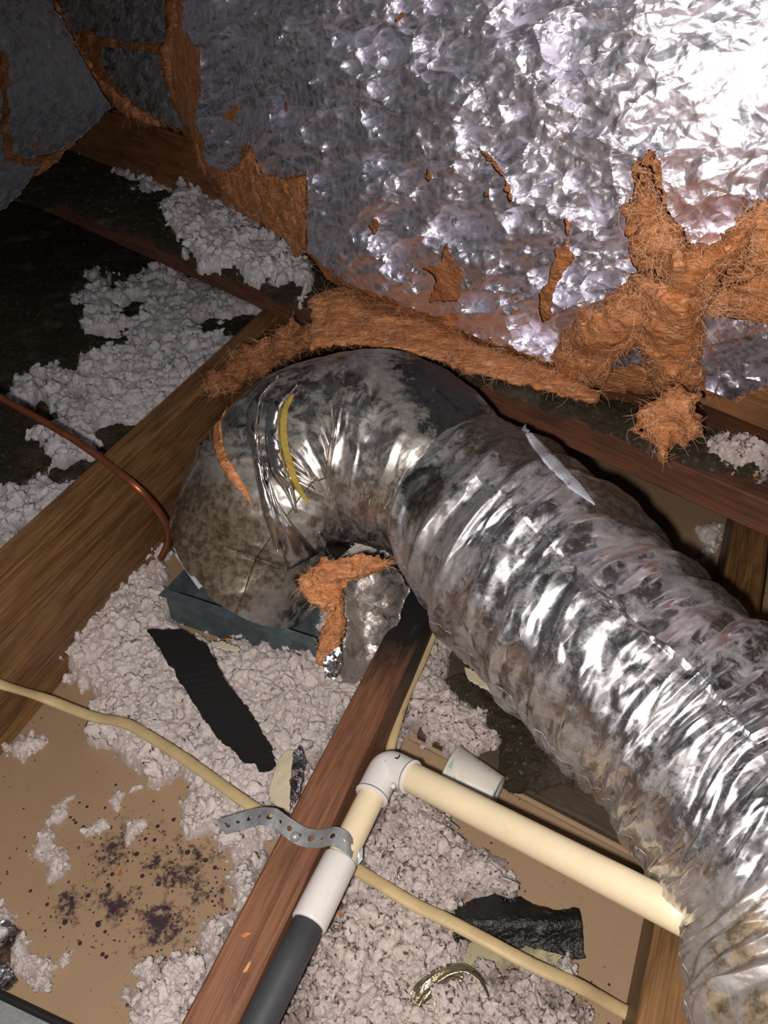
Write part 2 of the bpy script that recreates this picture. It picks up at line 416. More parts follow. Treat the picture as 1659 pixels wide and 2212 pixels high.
def grid_cut(x0, y0, x1, y1, step, maskf):
    """pixel grid cut to mask>0 with its rim snapped to the outline. returns X,Y,m (1-D) and quads"""
    nx, ny = int((x1-x0)/step)+1, int((y1-y0)/step)+1
    X, Y = np.meshgrid(x0 + np.arange(nx)*step, y0 + np.arange(ny)*step)
    m = maskf(X, Y)
    gy, gx = np.gradient(m, step); g2 = gx*gx + gy*gy + 1e-3
    keepv = m > 0
    kq = keepv[:-1, :-1] | keepv[1:, :-1] | keepv[:-1, 1:] | keepv[1:, 1:]
    mv = np.where(m < 0, m, 0); dx = np.clip(-mv*gx/g2, -step*1.1, step*1.1); dy = np.clip(-mv*gy/g2, -step*1.1, step*1.1)
    X2, Y2 = X + dx, Y + dy; idx = np.arange(nx*ny).reshape(ny, nx)
    q = np.stack([idx[1:, :-1], idx[1:, 1:], idx[:-1, 1:], idx[:-1, :-1]], -1)[kq]
    used, inv = np.unique(q, return_inverse=True); q = inv.reshape(q.shape)
    return X2.ravel()[used], Y2.ravel()[used], np.maximum(m, 0).ravel()[used], q

def rag(poly, amp, sc=.02, seed=0, sc2=None):
    def f(X, Y):
        Q = np.stack([X, Y, 0*X], -1)
        return sdf(poly, X, Y) + amp * fbm(Q, sc, 4, seed, .6)
    return f
def bbox(poly, pad): a = np.array(poly); return a[:, 0].min()-pad, a[:, 1].min()-pad, a[:, 0].max()+pad, a[:, 1].max()+pad

def sheet(name, maskf, bb, depthf, m, parent=None, step=3.0, amp=.006, csc=25, seed=1, lift=0, curl=0, extra=None, thick=.0008):
    X, Y, mm, q = grid_cut(*bb, step, maskf)
    d = depthf(X, Y); P = W(X, Y, d)
    dz = amp * crumple(P, csc, seed) + amp*.35*crumple(P, csc*2.9, seed+50)
    if curl: dz = dz + curl*np.exp(-mm/7.0)
    if extra is not None: dz = dz + extra(X, Y, mm, P)
    P = W(X, Y, d - dz - lift)
    o = mesh_obj(name, P, q, m, parent)
    if thick:
        s = o.modifiers.new('thickness', 'SOLIDIFY'); s.thickness = thick; s.offset = 0
    return o

def pillow(name, maskf, bb, depthf, m, parent=None, step=4.0, bulge=.03, rpx=40, lump=.006, lsc=45, seed=3, back=.4, fade=None):
    """closed lumpy body: bulges towards the viewer's side, rounded off behind"""
    X, Y, mm, q = grid_cut(*bb, step, maskf)
    d = depthf(X, Y); prof = np.sqrt(np.clip(1 - (1 - np.clip(mm/rpx, 0, 1))**2, 0, 1)); P = W(X, Y, d)
    lz = lump * (fbm(P, lsc, 4, seed, .55) + .8*(1 - 2*worley2(P[:, 0]+P[:, 2]*.5, P[:, 2]+P[:, 1]*.5, .55/lsc*2, seed)))
    f = W(X, Y, d - prof*bulge - lz*np.clip(mm/6, 0, 1)); b = W(X, Y, d + prof*bulge*back + 1e-4)
    n = len(X); allv = np.concatenate([f, b]); qq = np.concatenate([q, q[:, ::-1] + n])
    return mesh_obj(name, allv, qq, m, parent)

def billow(x, y, seed=0, cell=.014):
    w1 = worley2(x + .004*vnoise(np.stack([x, y, 0*x], -1), 90, seed), y, cell, seed)
    w2 = worley2(x, y, cell*.45, seed+9); w3 = worley2(x, y, cell*2.4, seed+19)
    w4 = worley2(x, y, cell*.2, seed+29)
    return .9*(1 - np.clip(w3, 0, 1.1)**2) + .65*(1 - np.clip(w1, 0, 1.1)**2) + .34*(1 - np.clip(w2, 0, 1.1)**2) + .16*(1 - np.clip(w4, 0, 1.1)**2)

def fluff(name, polys, hb, height, m, parent=None, step=3.5, amp=.012, rag_px=22, seed=5, edge=.035, cell=.014, nsc=.02, holes=0, hsc=14, minus=(), puffs=4, psize=.0080, pile=.1, wisps=26):
    a = np.concatenate([np.array(p) for p in polys]); bb = (a[:, 0].min()-30, a[:, 1].min()-30, a[:, 0].max()+30, a[:, 1].max()+30)
    def mf(X, Y):
        s = np.max([sdf(p, X, Y) for p in polys], 0)
        for p in minus: s = np.minimum(s, -sdf(p, X, Y))
        Q = np.stack([X, Y, 0*X], -1)
        s = s + rag_px * fbm(Q, nsc, 4, seed, .62)
        if holes:
            P = F_arr(X, Y, hb); s = np.minimum(s, (fbm(P, hsc, 4, seed+3, .6) + holes) * 60)
        return s
    X, Y, mm, q = grid_cut(*bb, step, mf)
    d = dpl(Y, hb); P = W(X, Y, d); e = mm * d / FPX
    prof = np.sqrt(np.clip(e/edge, 0, 1))
    z = height*prof*(1 + .45*fbm(P, 9, 2, seed)) + amp*billow(P[:, 0], P[:, 1], seed, cell)*np.clip(e/.012, 0, 1)**.6
    z += amp*.25*fbm(P, 260, 2, seed+2)*np.clip(e/.004, 0, 1)
    lx = .25*amp*fbm(P, 120, 2, seed+71)*np.clip(e/.01, 0, 1); ly = .25*amp*fbm(P, 120, 2, seed+72)*np.clip(e/.01, 0, 1)
    tc = np.array([0, 0, HC]) - P; tc /= np.linalg.norm(tc, axis=1)[:, None]; zz_ = (z*np.where(mm > 0, 1, 0))[:, None]
    P = P + zz_*(tc*.72 + np.array([0, 0, .45])); P[:, 2] = np.maximum(P[:, 2], hb) + .0003; P[:, 0] += lx; P[:, 1] += ly
    if puffs:
        rng = np.random.RandomState(seed); ok = np.where(mm > 1.0)[0]; n = max(6, int(len(ok)*step*step/1000.0*puffs)); id_ = rng.choice(ok, n)
        c = P[id_].copy(); r = psize*(.35 + .95*rng.uniform(0, 1, n)**2.5) ; near_edge = np.clip(e[id_]/.02, .45, 1); r = r*near_edge
        c[:, :2] += rng.normal(size=(n, 2))*.003; c[:, 2] += r*rng.uniform(-.1, pile, n)
        T = PUFF[0]; nt = len(T); off = rng.uniform(0, 50, (n, 1, 3)); A = rng.normal(size=(n, 3, 3)); Qm = np.linalg.qr(A)[0]
        sc = np.stack([rng.uniform(.8, 1.5, n), rng.uniform(.6, 1.1, n), rng.uniform(.45, .9, n)], -1)
        disp = 1 + .50*fbm(T[None]*1.6 + off, 1.0, 3, seed+5, .7)
        V = np.einsum('nij,nvj->nvi', Qm, T[None]*disp[..., None]*sc[:, None, :])*r[:, None, None] + c[:, None, :]
        fq = (PUFF[1][None] + (np.arange(n)*nt)[:, None, None]).reshape(-1, 4) + len(P)
        Vf = V.reshape(-1, 3); nh = int(n*wisps); hp = np.concatenate([Vf[rng.randint(0, len(Vf), nh//2)], P[ok][rng.randint(0, len(ok), nh//2)]]); hp = hp[hp[:, 2] > hb + .001]
        hv, hq = hairs(hp, psize*.7, .00013, rng, .35, ns=4, bend=2.2, flat=.4)
        q = np.concatenate([q, fq, hq + len(P) + len(Vf)]); P = np.concatenate([P, Vf, hv])
    return mesh_obj(name, P, q, m, parent)
def _puff(k=4):
    V = []; Fc = []; key = {}
    for ax in range(3):
        for sg in (-1, 1):
            ids = np.zeros((k+1, k+1), int)
            for i in range(k+1):
                for j in range(k+1):
                    p = [0, 0, 0]; p[ax] = sg; p[(ax+1) % 3] = math.tan((2*i/k-1)*math.pi/4); p[(ax+2) % 3] = math.tan((2*j/k-1)*math.pi/4)
                    l = math.sqrt(sum(c*c for c in p)); p = tuple(round(c/l, 6) for c in p)
                    if p not in key: key[p] = len(V); V.append(p)
                    ids[i, j] = key[p]
            for i in range(k):
                for j in range(k):
                    f = (ids[i, j], ids[i+1, j], ids[i+1, j+1], ids[i, j+1]); Fc.append(f if sg > 0 else f[::-1])
    return np.array(V, float), np.array(Fc)
PUFF = _puff(5)
def F_arr(X, Y, h): return W(X, Y, dpl(Y, h))

def hairs(P0, L, w, rng, outw=.1, out=0, ns=5, bend=1.0, flat=.75):
    n = len(P0); tc = np.array([0, 0, HC]) - P0; tc /= np.linalg.norm(tc, axis=1)[:, None]
    d = rng.normal(size=(n, 3)); d = d - tc*(d*tc).sum(1)[:, None]*flat + tc*outw; d /= np.linalg.norm(d, axis=1)[:, None]
    b = rng.normal(size=(n, 3))*bend; l = L*rng.uniform(.4, 1.6, n)[:, None]; p = P0 + tc*out*rng.rand(n)[:, None]; rows = []
    for k in range(ns):
        sd = np.cross(d, tc); sd /= np.linalg.norm(sd, axis=1)[:, None] + 1e-9; ww = w*(1-.6*k/ns)
        rows += [p + sd*ww, p - sd*ww]; d = d + b*.3; d /= np.linalg.norm(d, axis=1)[:, None]; p = p + d*l/ns
    V = np.stack(rows, 1).reshape(-1, 3); base = (np.arange(n)*2*ns)[:, None, None]
    q = np.array([[2*k, 2*k+1, 2*k+3, 2*k+2] for k in range(ns-1)])[None] + base
    return V, q.reshape(-1, 4)
def fibers(name, maskf, bb, depthf, n, L, m, parent=None, seed=1, w=.00011, out=.012):
    rng = np.random.RandomState(seed); V = []; Fc = []; tries = 0; cnt = 0; n = int(n*2.2)
    px = rng.uniform(bb[0], bb[2], n*8); py = rng.uniform(bb[1], bb[3], n*8); mk = maskf(px, py); ok = mk > 0
    # favour the rim
    ok &= (mk > 5) | (rng.rand(len(mk)) < .35)
    px, py = px[ok][:n], py[ok][:n]; dd = depthf(px, py)
    P0 = W(px, py, dd); V, q = hairs(P0, L, w, rng, .1, out=out)
    o = mesh_obj(name, V, q, m, parent); o['kind'] = 'stuff'; return o

def strip_on(name, bvh, pts, w, m, parent=None, off=.002, n=8, nw=5, bulge=.0015):
    """narrow band laid on a surface along a pixel line"""
    P = smoothpath([(a, b, 0) for a, b in pts], n); N = len(P); V = []; Fc = []; org = Vector((0, 0, HC)); last = None
    for i in range(N):
        d = (P[min(i+1, N-1)] - P[max(i-1, 0)]).normalized(); nn = Vector((-d.y, d.x, 0))
        ww = np.interp(i/(N-1), np.linspace(0, 1, len(w)), w)
        for k in range(nw):
            t = k/(nw-1)*2-1; q = P[i] + nn*ww*.5*t; r = (W(q.x, q.y, 1.0) - org); hit = bvh.ray_cast(org, r.normalized())
            loc = hit[0] if hit[0] else last
            if loc is None: loc = org + r * .9
            last = loc; V.append(loc - r.normalized()*(off + bulge*(1-t*t)))
    for i in range(N-1):
        for k in range(nw-1): Fc.append((i*nw+k, i*nw+k+1, (i+1)*nw+k+1, (i+1)*nw+k))
    o = mesh_obj(name, V, Fc, m, parent); s = o.modifiers.new('thickness', 'SOLIDIFY'); s.thickness = max(off*.7, .0004); s.offset = -1; return o
def bvh_of(o):
    me = o.data; mw = o.matrix_world if o.parent is None else (o.parent.matrix_world @ o.matrix_world)
    loc = Vector(o.location) + (Vector(o.parent.location) if o.parent else Vector())
    return BVHTree.FromPolygons([v.co + loc for v in me.vertices], [tuple(p.vertices) for p in me.polygons])

# ================================================================== THE SETTING
n_ = 2
fv = [(-2.6, -.6, 0), (2.2, -.6, 0), (2.2, 3.6, 0), (-2.6, 3.6, 0), (-2.6, -.6, -.013), (2.2, -.6, -.013), (2.2, 3.6, -.013), (-2.6, 3.6, -.013)]
o = mesh_obj('floor', fv, [(0, 1, 2, 3), (7, 6, 5, 4), (0, 4, 5, 1), (1, 5, 6, 2), (2, 6, 7, 3), (3, 7, 4, 0)], M['drywall'], smooth=False)
tag(o, 'tan ceiling board backs seen from above between the joists, dotted with dark stains', kind='structure')

_t = Vector((.725, -.689, 0)); _n = Vector((.689, .725, 0))
_c = [_n*1.5 + _t*-3.2 + Vector((0, 0, -.02)), _n*1.5 + _t*2.4 + Vector((0, 0, -.02)), _n*.3 + _t*2.4 + Vector((0, 0, 2.0)), _n*.3 + _t*-3.2 + Vector((0, 0, 2.0))]
o = mesh_obj('ceiling', _c + [p + _n*.015 + Vector((0, 0, .01)) for p in _c], [(0, 1, 2, 3), (7, 6, 5, 4), (0, 4, 5, 1), (1, 5, 6, 2), (2, 6, 7, 3), (3, 7, 4, 0)], M['dkwood'], smooth=False)
tag(o, 'dark sloping roof boards behind the foil-faced batts', kind='structure')

HJ = .184
jA, jB = F(0, 1182, HJ), F(570, 665, HJ); dj = (jB - jA).normalized()
o = beam('ceiling_joist', jA - dj*.6, jB + dj*.25, .038, HJ, M['joist'])
tag(o, 'deep golden-brown joist at the left, crossed by the copper tube', 'joist')
cA, cB = F(390, 2212, .09), F(815, 1400, .09); dc = (cB - cA).normalized()
o = beam('truss_chord', cA - dc*.3, cB + dc*.5, .038, .0895, M['chord'])
tag(o, 'narrow reddish-brown timber in the centre with black charring, pipe strapped beside it', 'joist')
rA, rB = F(1555, 1280, .09), F(1420, 1970, .09); dr_ = (rA - rB).normalized()
o = beam('ceiling_joist', rB - dr_*.45, rA + dr_*.35, .045, .0895, M['joist'])
tag(o, 'golden-brown joist at the right, mostly hidden below the silver duct', 'joist')

def slab(name, top, th, m, label, cat):
    A, B, C_, D = [Vector(p) for p in top]; x = (B - A).normalized(); z = Vector((0, 0, 1)); y = z.cross(x)
    loc = A; V = []
    for p in top:
        r = Vector(p) - A; V.append((r.dot(x), r.dot(y), 0))
    V += [(a, b, -th) for a, b, _ in V]
    o = mesh_obj(name, V, [(0, 1, 2, 3), (7, 6, 5, 4), (0, 4, 5, 1), (1, 5, 6, 2), (2, 6, 7, 3), (3, 7, 4, 0)], m, smooth=False, loc=A)
    o.rotation_euler = (0, 0, math.atan2(x.y, x.x)); bv = o.modifiers.new('bevel', 'BEVEL'); bv.width = .002; bv.segments = 2
    return tag(o, label, cat)
HP = .226
def pl(x, y0): return y0 + .438*(x - 160)
slab('wall_plate', [F(-150, pl(-150, 450), HP), F(1850, pl(1850, 450)-25, HP), F(1850, 930, HP), F(-150, 170, HP)], HP-HJ-.0005, M['plate'],
     'long dark reddish timber lying flat across the joists, dusty on top', 'beam')
o = beam('rim_board', F(-100, 200, HP+.09), F(1850, 985, HP+.12), .038, .10, M['rim'], side=-1)
bA, bB = F(150, 330, HP), F(1850, 1010, HP); dd_ = (bB - bA)
bpy.data.objects.remove(o)
o = beam('rim_board', bA + Vector((0, 0, .13)), bB + Vector((0, 0, .13)), .038, .1295, M['rim'], side=-1)
tag(o, 'orange-brown board standing on edge behind the dusty plate, under the foil', 'beam')

# dark boards under the dirt in the left bay, and the board under the duct
slab('subfloor_board', [F(-500, 1500, .004), F(640, 700, .012), F(560, 430, .012), F(-900, 430, .012)], .0115, M['dkwood'],
     'dark weathered board under the dirt left of the golden joist', 'board')
slab('subfloor_board', [F(900, 1585, .014), F(1375, 1832, .014), F(1580, 1640, .014), F(1010, 1320, .014)], .0135, M['dkwood'],
     'dark weathered board below the duct, behind the paper cup', 'board')
slab('ceiling_board_offcut', [F(880, 1592, .006), F(1372, 1852, .006), F(1382, 1838, .006), F(890, 1578, .006)], .0058, M['drywall'],
     'thin tan board edge running between the cup and the dark board', 'board')

# ================================================================== BLOWN INSULATION (nobody could count it)
def stuff(o, label, cat): return tag(o, label, cat, kind='stuff')
bayB = [(330, 1090), (420, 900), (560, 760), (980, 1000), (900, 1290), (790, 1480), (640, 1760), (560, 1860), (510, 1900), (495, 1850), (420, 1800), (410, 1740), (380, 1690), (310, 1690), (260, 1640), (195, 1600), (190, 1520), (150, 1480), (105, 1440), (130, 1380), (190, 1270), (240, 1190)]
o = fluff('blown_insulation', [bayB], 0, .014, M['fluff'], amp=.014, seed=11, step=2.8, minus=[[(350, 1262), (368, 1332), (500, 1400), (700, 1425), (710, 1200), (500, 1100), (370, 1180)]], rag_px=20, edge=.05)
stuff(o, 'white fluffy blown insulation heaped between the left joist and the centre timber', 'insulation')
o = fluff('blown_insulation', [[(480, 1900), (590, 1840), (560, 1930), (470, 2130), (420, 2212), (380, 2330), (290, 2330), (270, 2160), (330, 2080), (420, 2060), (440, 1990), (500, 1960)]], 0, .014, M['fluff'], amp=.014, seed=19, rag_px=16)
stuff(o, 'white fluffy insulation along the lower left side of the centre timber', 'insulation')
bayC1 = [(930, 1340), (990, 1400), (1000, 1480), (1040, 1530), (1070, 1590), (1085, 1650), (1000, 1650), (900, 1600), (830, 1620), (860, 1540), (900, 1400)]
o = fluff('blown_insulation', [bayC1], 0, .014, M['fluff_dirty'], amp=.010, seed=23, rag_px=20, cell=.011)
stuff(o, 'dusty white insulation between the cable and the dark board, above the elbow', 'insulation')
bayC2 = [(800, 1660), (890, 1700), (940, 1730), (985, 1800), (1030, 1850), (1090, 1870), (1110, 1950), (1010, 1950), (985, 2010), (1020, 2090), (1150, 2100), (1225, 2050), (1235, 2130), (1290, 2330), (560, 2330), (640, 2150), (740, 1900)]
o = fluff('blown_insulation', [bayC2], 0, .012, M['fluff_dirty'], amp=.011, seed=29, rag_px=20, cell=.010)
stuff(o, 'speckled pinkish-white insulation right of the grey pipe, around the black scrap', 'insulation')
bayA = [(-60, 1260), (-60, 1080), (80, 1020), (110, 920), (30, 860), (150, 800), (190, 700), (200, 620), (280, 570), (420, 590), (640, 690), (560, 740), (300, 1000)]
o = fluff('blown_insulation', [bayA], .012, .014, M['fluff_cool'], amp=.020, puffs=2.5, psize=.013, pile=.3, seed=31, rag_px=34, cell=.020, holes=.42, hsc=9)
stuff(o, 'shaded white insulation on the dark boards left of the golden joist', 'insulation')
o = fluff('dirt_layer', [[(-80, 1150), (-80, 440), (110, 440), (640, 700), (300, 1000), (60, 1020)]], .0125, .006, M['dirt'], step=5, amp=.008, seed=37, puffs=4, psize=.005, rag_px=26, cell=.012, holes=.55, hsc=7)
stuff(o, 'dark brown crumbly dirt in the left bay', 'dirt')
o = fluff('dirt_layer', [[(-80, 330), (230, 330), (330, 400), (600, 500), (720, 600), (1000, 720), (1300, 860), (1800, 1010), (1800, 1090), (1400, 975), (1170, 885), (1000, 815), (700, 690), (450, 580), (130, 455), (-80, 380)]], HP, .003, M['dirt'], step=4, amp=.006, seed=41, puffs=5, psize=.005, rag_px=9, cell=.010)
stuff(o, 'dark brown dust and droppings along the top of the flat plate', 'dirt')
o = fluff('dirt_layer', [[(1000, 1440), (1110, 1540), (1180, 1560), (1260, 1640), (1230, 1700), (1160, 1720), (1080, 1690), (1070, 1600), (960, 1470)]], .0142, .003, M['dirt'], step=4, amp=.006, seed=43, puffs=5, psize=.004, rag_px=16, cell=.009)
stuff(o, 'dark crumbly dirt on the board below the duct', 'dirt')

def tuft(poly, hb, h, label, seed, m='fluff', group=None, amp=.007, step=3, rg=9, cell=.010, edge=.015, nsc=.04, puffs=7, psize=.006, pile=.4):
    o = fluff('insulation_tuft', [poly], hb, h, M[m], step=step, amp=amp, seed=seed, rag_px=rg, cell=cell, edge=edge, nsc=nsc, puffs=puffs, psize=psize, pile=pile)
    return tag(o, label, 'insulation', group)
tuft([(350, 445), (420, 385), (470, 390), (480, 440), (560, 480), (640, 540), (690, 620), (655, 650), (590, 600), (560, 640), (530, 600), (430, 585), (385, 545), (365, 490)], HP, .016, 'big bright puff of white insulation spilling over the dusty plate under the foil edge', 51, 'fluff_cool', amp=.016, rg=16, cell=.016, nsc=.03, puffs=6, psize=.011, pile=.5)
tuft([(180, 290), (225, 290), (235, 330), (170, 330)], HP, .01, 'small grey-white puff at the foot of the rim board, upper left', 52, 'fluff_cool', amp=.01, cell=.02, psize=.022, pile=1.3)
tuft([(250, 380), (350, 370), (380, 420), (290, 420)], HP, .008, 'thin scattered white wisp on the plate beside the rim board', 53, 'fluff_cool', amp=.008, rg=14, psize=.014)
tuft([(1540, 960), (1580, 930), (1640, 960), (1700, 1000), (1700, 1040), (1600, 1030), (1530, 990)], HP, .008, 'dirty white tuft on the plate at the right edge, right of the hanging orange wool', 54, 'fluff_dirty', amp=.008, rg=14, psize=.009)
tuft([(1505, 1140), (1565, 1130), (1560, 1180), (1530, 1215), (1505, 1220), (1520, 1180)], 0, .006, 'small white tuft on the tan board between the duct and the right joist', 55)
tuft([(-20, 1600), (20, 1600), (95, 1590), (100, 1620), (60, 1640), (10, 1635), (-20, 1620)], 0, .008, 'ring of white tuft at the left edge below the tan cable', 56)
tuft([(135, 1725), (155, 1720), (150, 1760), (110, 1790), (95, 1780)], 0, .006, 'narrow white tuft upright on the bare board, above the larger speckled tuft', 57, amp=.007)
tuft([(80, 1800), (118, 1800), (120, 1840), (147, 1850), (145, 1895), (110, 1905), (100, 1870), (75, 1850)], 0, .010, 'bright white speckled tuft left of the dark mould stains', 58, amp=.008)
tuft([(225, 1730), (290, 1700), (305, 1700), (270, 1725), (255, 1745)], 0, .005, 'slim white tuft on the tan board just below the insulation heap', 59, amp=.006, rg=6)
tuft([(170, 1795), (225, 1770), (235, 1785), (185, 1810)], 0, .005, 'flat white tuft lying above the darkest mould stain', 60, amp=.006, rg=6)
tuft([(280, 1775), (320, 1768), (322, 1785), (295, 1800), (275, 1830), (272, 1815)], 0, .006, 'small forked white tuft in the middle of the mould stains', 61, amp=.006, rg=5)
tuft([(-20, 1960), (10, 1960), (30, 2000), (75, 2060), (120, 2090), (115, 2130), (80, 2150), (40, 2100), (0, 2040), (-20, 2030)], 0, .008, 'long white tuft beside the foil scrap in the lower left corner', 62)
tuft([(130, 2070), (148, 2062), (150, 2080), (135, 2090)], 0, .006, 'tiny round white tuft alone on the lower left board', 63, amp=.005, rg=3)
tuft([(1218, 2040), (1232, 2040), (1238, 2110), (1205, 2120), (1175, 2100), (1215, 2085)], .012, .010, 'white wisp standing on the right edge of the black scrap', 64, amp=.008, rg=5)
tuft([(400, 955), (445, 905), (450, 940), (420, 1040), (400, 1080), (385, 1060), (410, 1000)], 0.0, .05, 'white wad squeezed between the golden joist and the duct elbow', 65, amp=.012, rg=6)

tuft([(325, 1180), (352, 1170), (362, 1230), (372, 1290), (360, 1340), (330, 1300)], 0, .022, 'white tuft tucked against the left end of the metal boot', 66)

# ================================================================== FOIL-FACED BATTS
def dmain(X, Y):
    X = np.asarray(X, float); Y = np.asarray(Y, float)
    return 1/(1.6 + .000281*(X-1550) - .000353*(Y-200) - 4.2e-7*np.clip(1550-X, 0, 1180)**2 - 6.3e-7*np.clip(Y-200, 0, 700)**2)
fo = [(385, -330), (395, -120), (398, 60), (432, 110), (432, 200), (425, 260), (440, 310), (450, 360), (485, 372), (515, 352), (528, 310), (545, 322), (560, 370), (590, 392), (620, 385), (660, 372), (665, 400), (662, 500), (668, 545), (705, 580), (760, 615), (830, 640), (900, 668), (950, 682), (997, 672), (985, 705), (1020, 722), (1090, 745), (1180, 780), (1250, 800), (1380, 790), (1430, 800), (1500, 840), (1580, 862), (1659, 835), (1900, 770), (1900, -330)]
holes = [[(965, 528), (978, 570), (1000, 592), (990, 652), (930, 652), (936, 600), (918, 578), (950, 562)],
         [(1197, 537), (1230, 530), (1240, 560), (1215, 592), (1200, 615), (1190, 690), (1165, 707), (1163, 640), (1182, 605), (1192, 572)],
         [(812, 470), (818, 492), (810, 520), (800, 505), (797, 488)], [(925, 368), (935, 380), (925, 398), (917, 385)],
         [(1052, 390), (1062, 400), (1058, 432), (1045, 420)], [(617, 205), (625, 225), (618, 245), (613, 230)],
         [(1405, 325), (1425, 340), (1440, 450), (1490, 520), (1540, 540), (1640, 430), (1659, 440), (1659, 700), (1530, 680), (1480, 640), (1380, 620), (1360, 545), (1345, 450), (1372, 420), (1366, 368)]]
cracks = [([(1035, 322), (1060, 345), (1090, 385), (1102, 430)], 5), ([(1222, 475), (1228, 500), (1220, 535)], 4), ([(855, 45), (870, 30)], 2)]
def mmain(X, Y):
    Q = np.stack([X, Y, 0*X], -1); s = sdf(fo, X, Y)
    for h in holes: s = np.minimum(s, -sdf(h, X, Y))
    for c, w in cracks: s = np.minimum(s, -seg_sdf(c, X, Y, w))
    return s + 4.5*fbm(Q, .05, 3, 7, .6)
b3 = thing('foil_faced_batt', 'huge crumpled silver foil-faced insulation batt filling the top right', 'insulation', loc=W(1200, 790, .96))
def mfold(X, Y, mm, P):                  # big soft folds of the sheet
    k = dmain(X, Y)/FPX; am = 1.0 - .86*np.exp(-((X-1580)**2 + (Y-170)**2)/370.**2) + .75*np.clip((950-X)/450, 0, 1) + .45*np.clip((Y-430)/220, 0, 1)
    return k*am*(60*facets(X + .5*Y, Y*1.4 - .3*X, 130, 3) + 38*facets(X, Y*1.3, 58, 5) + 19*facets(X + .3*Y, Y*1.5, 27, 8) + 7*facets(X, Y, 13, 21)) + .012*crumple(P, 6, 77, 4, .8) + .014*np.exp(-((sdf([(690, 560), (1180, 770), (1160, 800), (680, 600)], X, Y) - 4)/30.)**2)
of = sheet('foil_facing', mmain, (350, -310, 1880, 900), dmain, M['foil'], step=2.5, amp=.0030, csc=17, seed=4, curl=.004, extra=mfold, lift=.010, thick=0)
bk = [(375, -330), (385, -120), (385, 60), (350, 110), (375, 230), (420, 300), (430, 350), (470, 400), (485, 440), (560, 480), (600, 500), (640, 555), (660, 545), (700, 600), (760, 640), (900, 690), (1000, 730), (1200, 820), (1300, 850), (1500, 850), (1590, 870), (1700, 845), (1920, 780), (1920, -330)]
of.data.polygons.foreach_set('use_smooth', [False]*len(of.data.polygons))
ow = pillow('glass_wool_layer', rag(bk, 6, .05, 9), (330, -320, 1900, 920), lambda X, Y: dmain(X, Y) + .034, M['wool'], step=5, bulge=.010, rpx=20, lump=.0035, lsc=38, seed=12, back=2.5)
mrim = lambda X, Y: 10 - np.abs(sdf(bk, X, Y))
ofb = fibers('loose_fibers', mrim, (330, 0, 1700, 900), lambda X, Y: dmain(X, Y), 420, .016, M['fiber'], seed=3)
kids(b3, of, ow, ofb)
# second and third batts, upper left
def dleft(X, Y):
    X = np.asarray(X, float); Y = np.asarray(Y, float)
    return 1.62 - .0007*(X-250) + .0002*(Y-150)
b2 = thing('foil_faced_batt', 'narrower dark foil batt left of the big one, edged by orange torn wool', 'insulation', loc=W(330, 250, 1.6))
p2a = [(90, -300), (340, -300), (358, 90), (300, 92), (235, 85), (180, 60), (165, 85), (140, 40)]
p2b = [(215, 100), (300, 108), (345, 118), (352, 170), (375, 235), (425, 285), (345, 262), (270, 215), (225, 150)]
m2 = lambda X, Y: np.maximum(sdf(p2a, X, Y), sdf(p2b, X, Y)) + 4*fbm(np.stack([X, Y, 0*X], -1), .05, 3, 3, .6)
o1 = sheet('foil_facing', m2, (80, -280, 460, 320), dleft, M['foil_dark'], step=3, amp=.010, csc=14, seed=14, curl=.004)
p2w = [(50, -300), (390, -300), (405, 60), (425, 180), (435, 300), (420, 300), (350, 268), (290, 262), (235, 225), (195, 150), (140, 60)]
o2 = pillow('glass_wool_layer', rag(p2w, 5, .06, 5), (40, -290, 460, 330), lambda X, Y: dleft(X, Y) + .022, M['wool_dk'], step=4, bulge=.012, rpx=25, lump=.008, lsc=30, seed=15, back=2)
o3 = pillow('torn_seam', rag([(85, -20), (112, -20), (160, 80), (215, 165), (262, 205), (345, 262), (340, 275), (270, 250), (225, 205), (165, 130), (120, 50)], 4, .08, 6), (70, -30, 370, 290), lambda X, Y: dleft(X, Y) - .005, M['wool'], step=3, bulge=.016, rpx=14, lump=.005, lsc=60, seed=16)
o4 = pillow('torn_seam', rag([(360, -20), (385, -20), (395, 60), (400, 110), (430, 120), (432, 200), (425, 250), (432, 320), (450, 370), (440, 380), (420, 330), (410, 240), (370, 210), (355, 150), (350, 100), (365, 60)], 4, .08, 8), (330, -30, 470, 400), lambda X, Y: dleft(X, Y) - .06, M['wool'], step=3, bulge=.018, rpx=16, lump=.005, lsc=60, seed=17)
o5 = fibers('loose_fibers', lambda X, Y: 12-np.abs(sdf(p2w, X, Y)), (80, 0, 450, 320), lambda X, Y: dleft(X, Y), 200, .02, M['fiber'], seed=5)
kids(b2, o1, o2, o3, o4, o5)
b1 = thing('foil_faced_batt', 'dark dusty grey foil batt sagging in the upper left corner', 'insulation', loc=W(60, 300, 1.5))
p1 = [(-420, -300), (40, -300), (75, -100), (112, 0), (160, 95), (240, 228), (190, 285), (120, 330), (95, 345), (60, 395), (0, 460), (-420, 640)]
d1 = lambda X, Y: 1.50 - .0006*(np.asarray(X, float)-100) + .10*np.cos((np.asarray(Y, float)-200)/130)
m1 = lambda X, Y: np.minimum(np.minimum(sdf(p1, X, Y), -seg_sdf([(5, 120), (12, 250), (18, 340), (60, 350), (130, 335)], X, Y, 9)), 999) + 4*fbm(np.stack([X, Y, 0*X], -1), .05, 3, 23, .6)
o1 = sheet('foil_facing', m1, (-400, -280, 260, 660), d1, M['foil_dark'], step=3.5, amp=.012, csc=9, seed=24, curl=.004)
p1w = [(-430, -300), (35, -300), (70, -100), (110, 0), (155, 95), (232, 228), (180, 290), (125, 345), (95, 365), (50, 405), (0, 450), (-430, 630)]
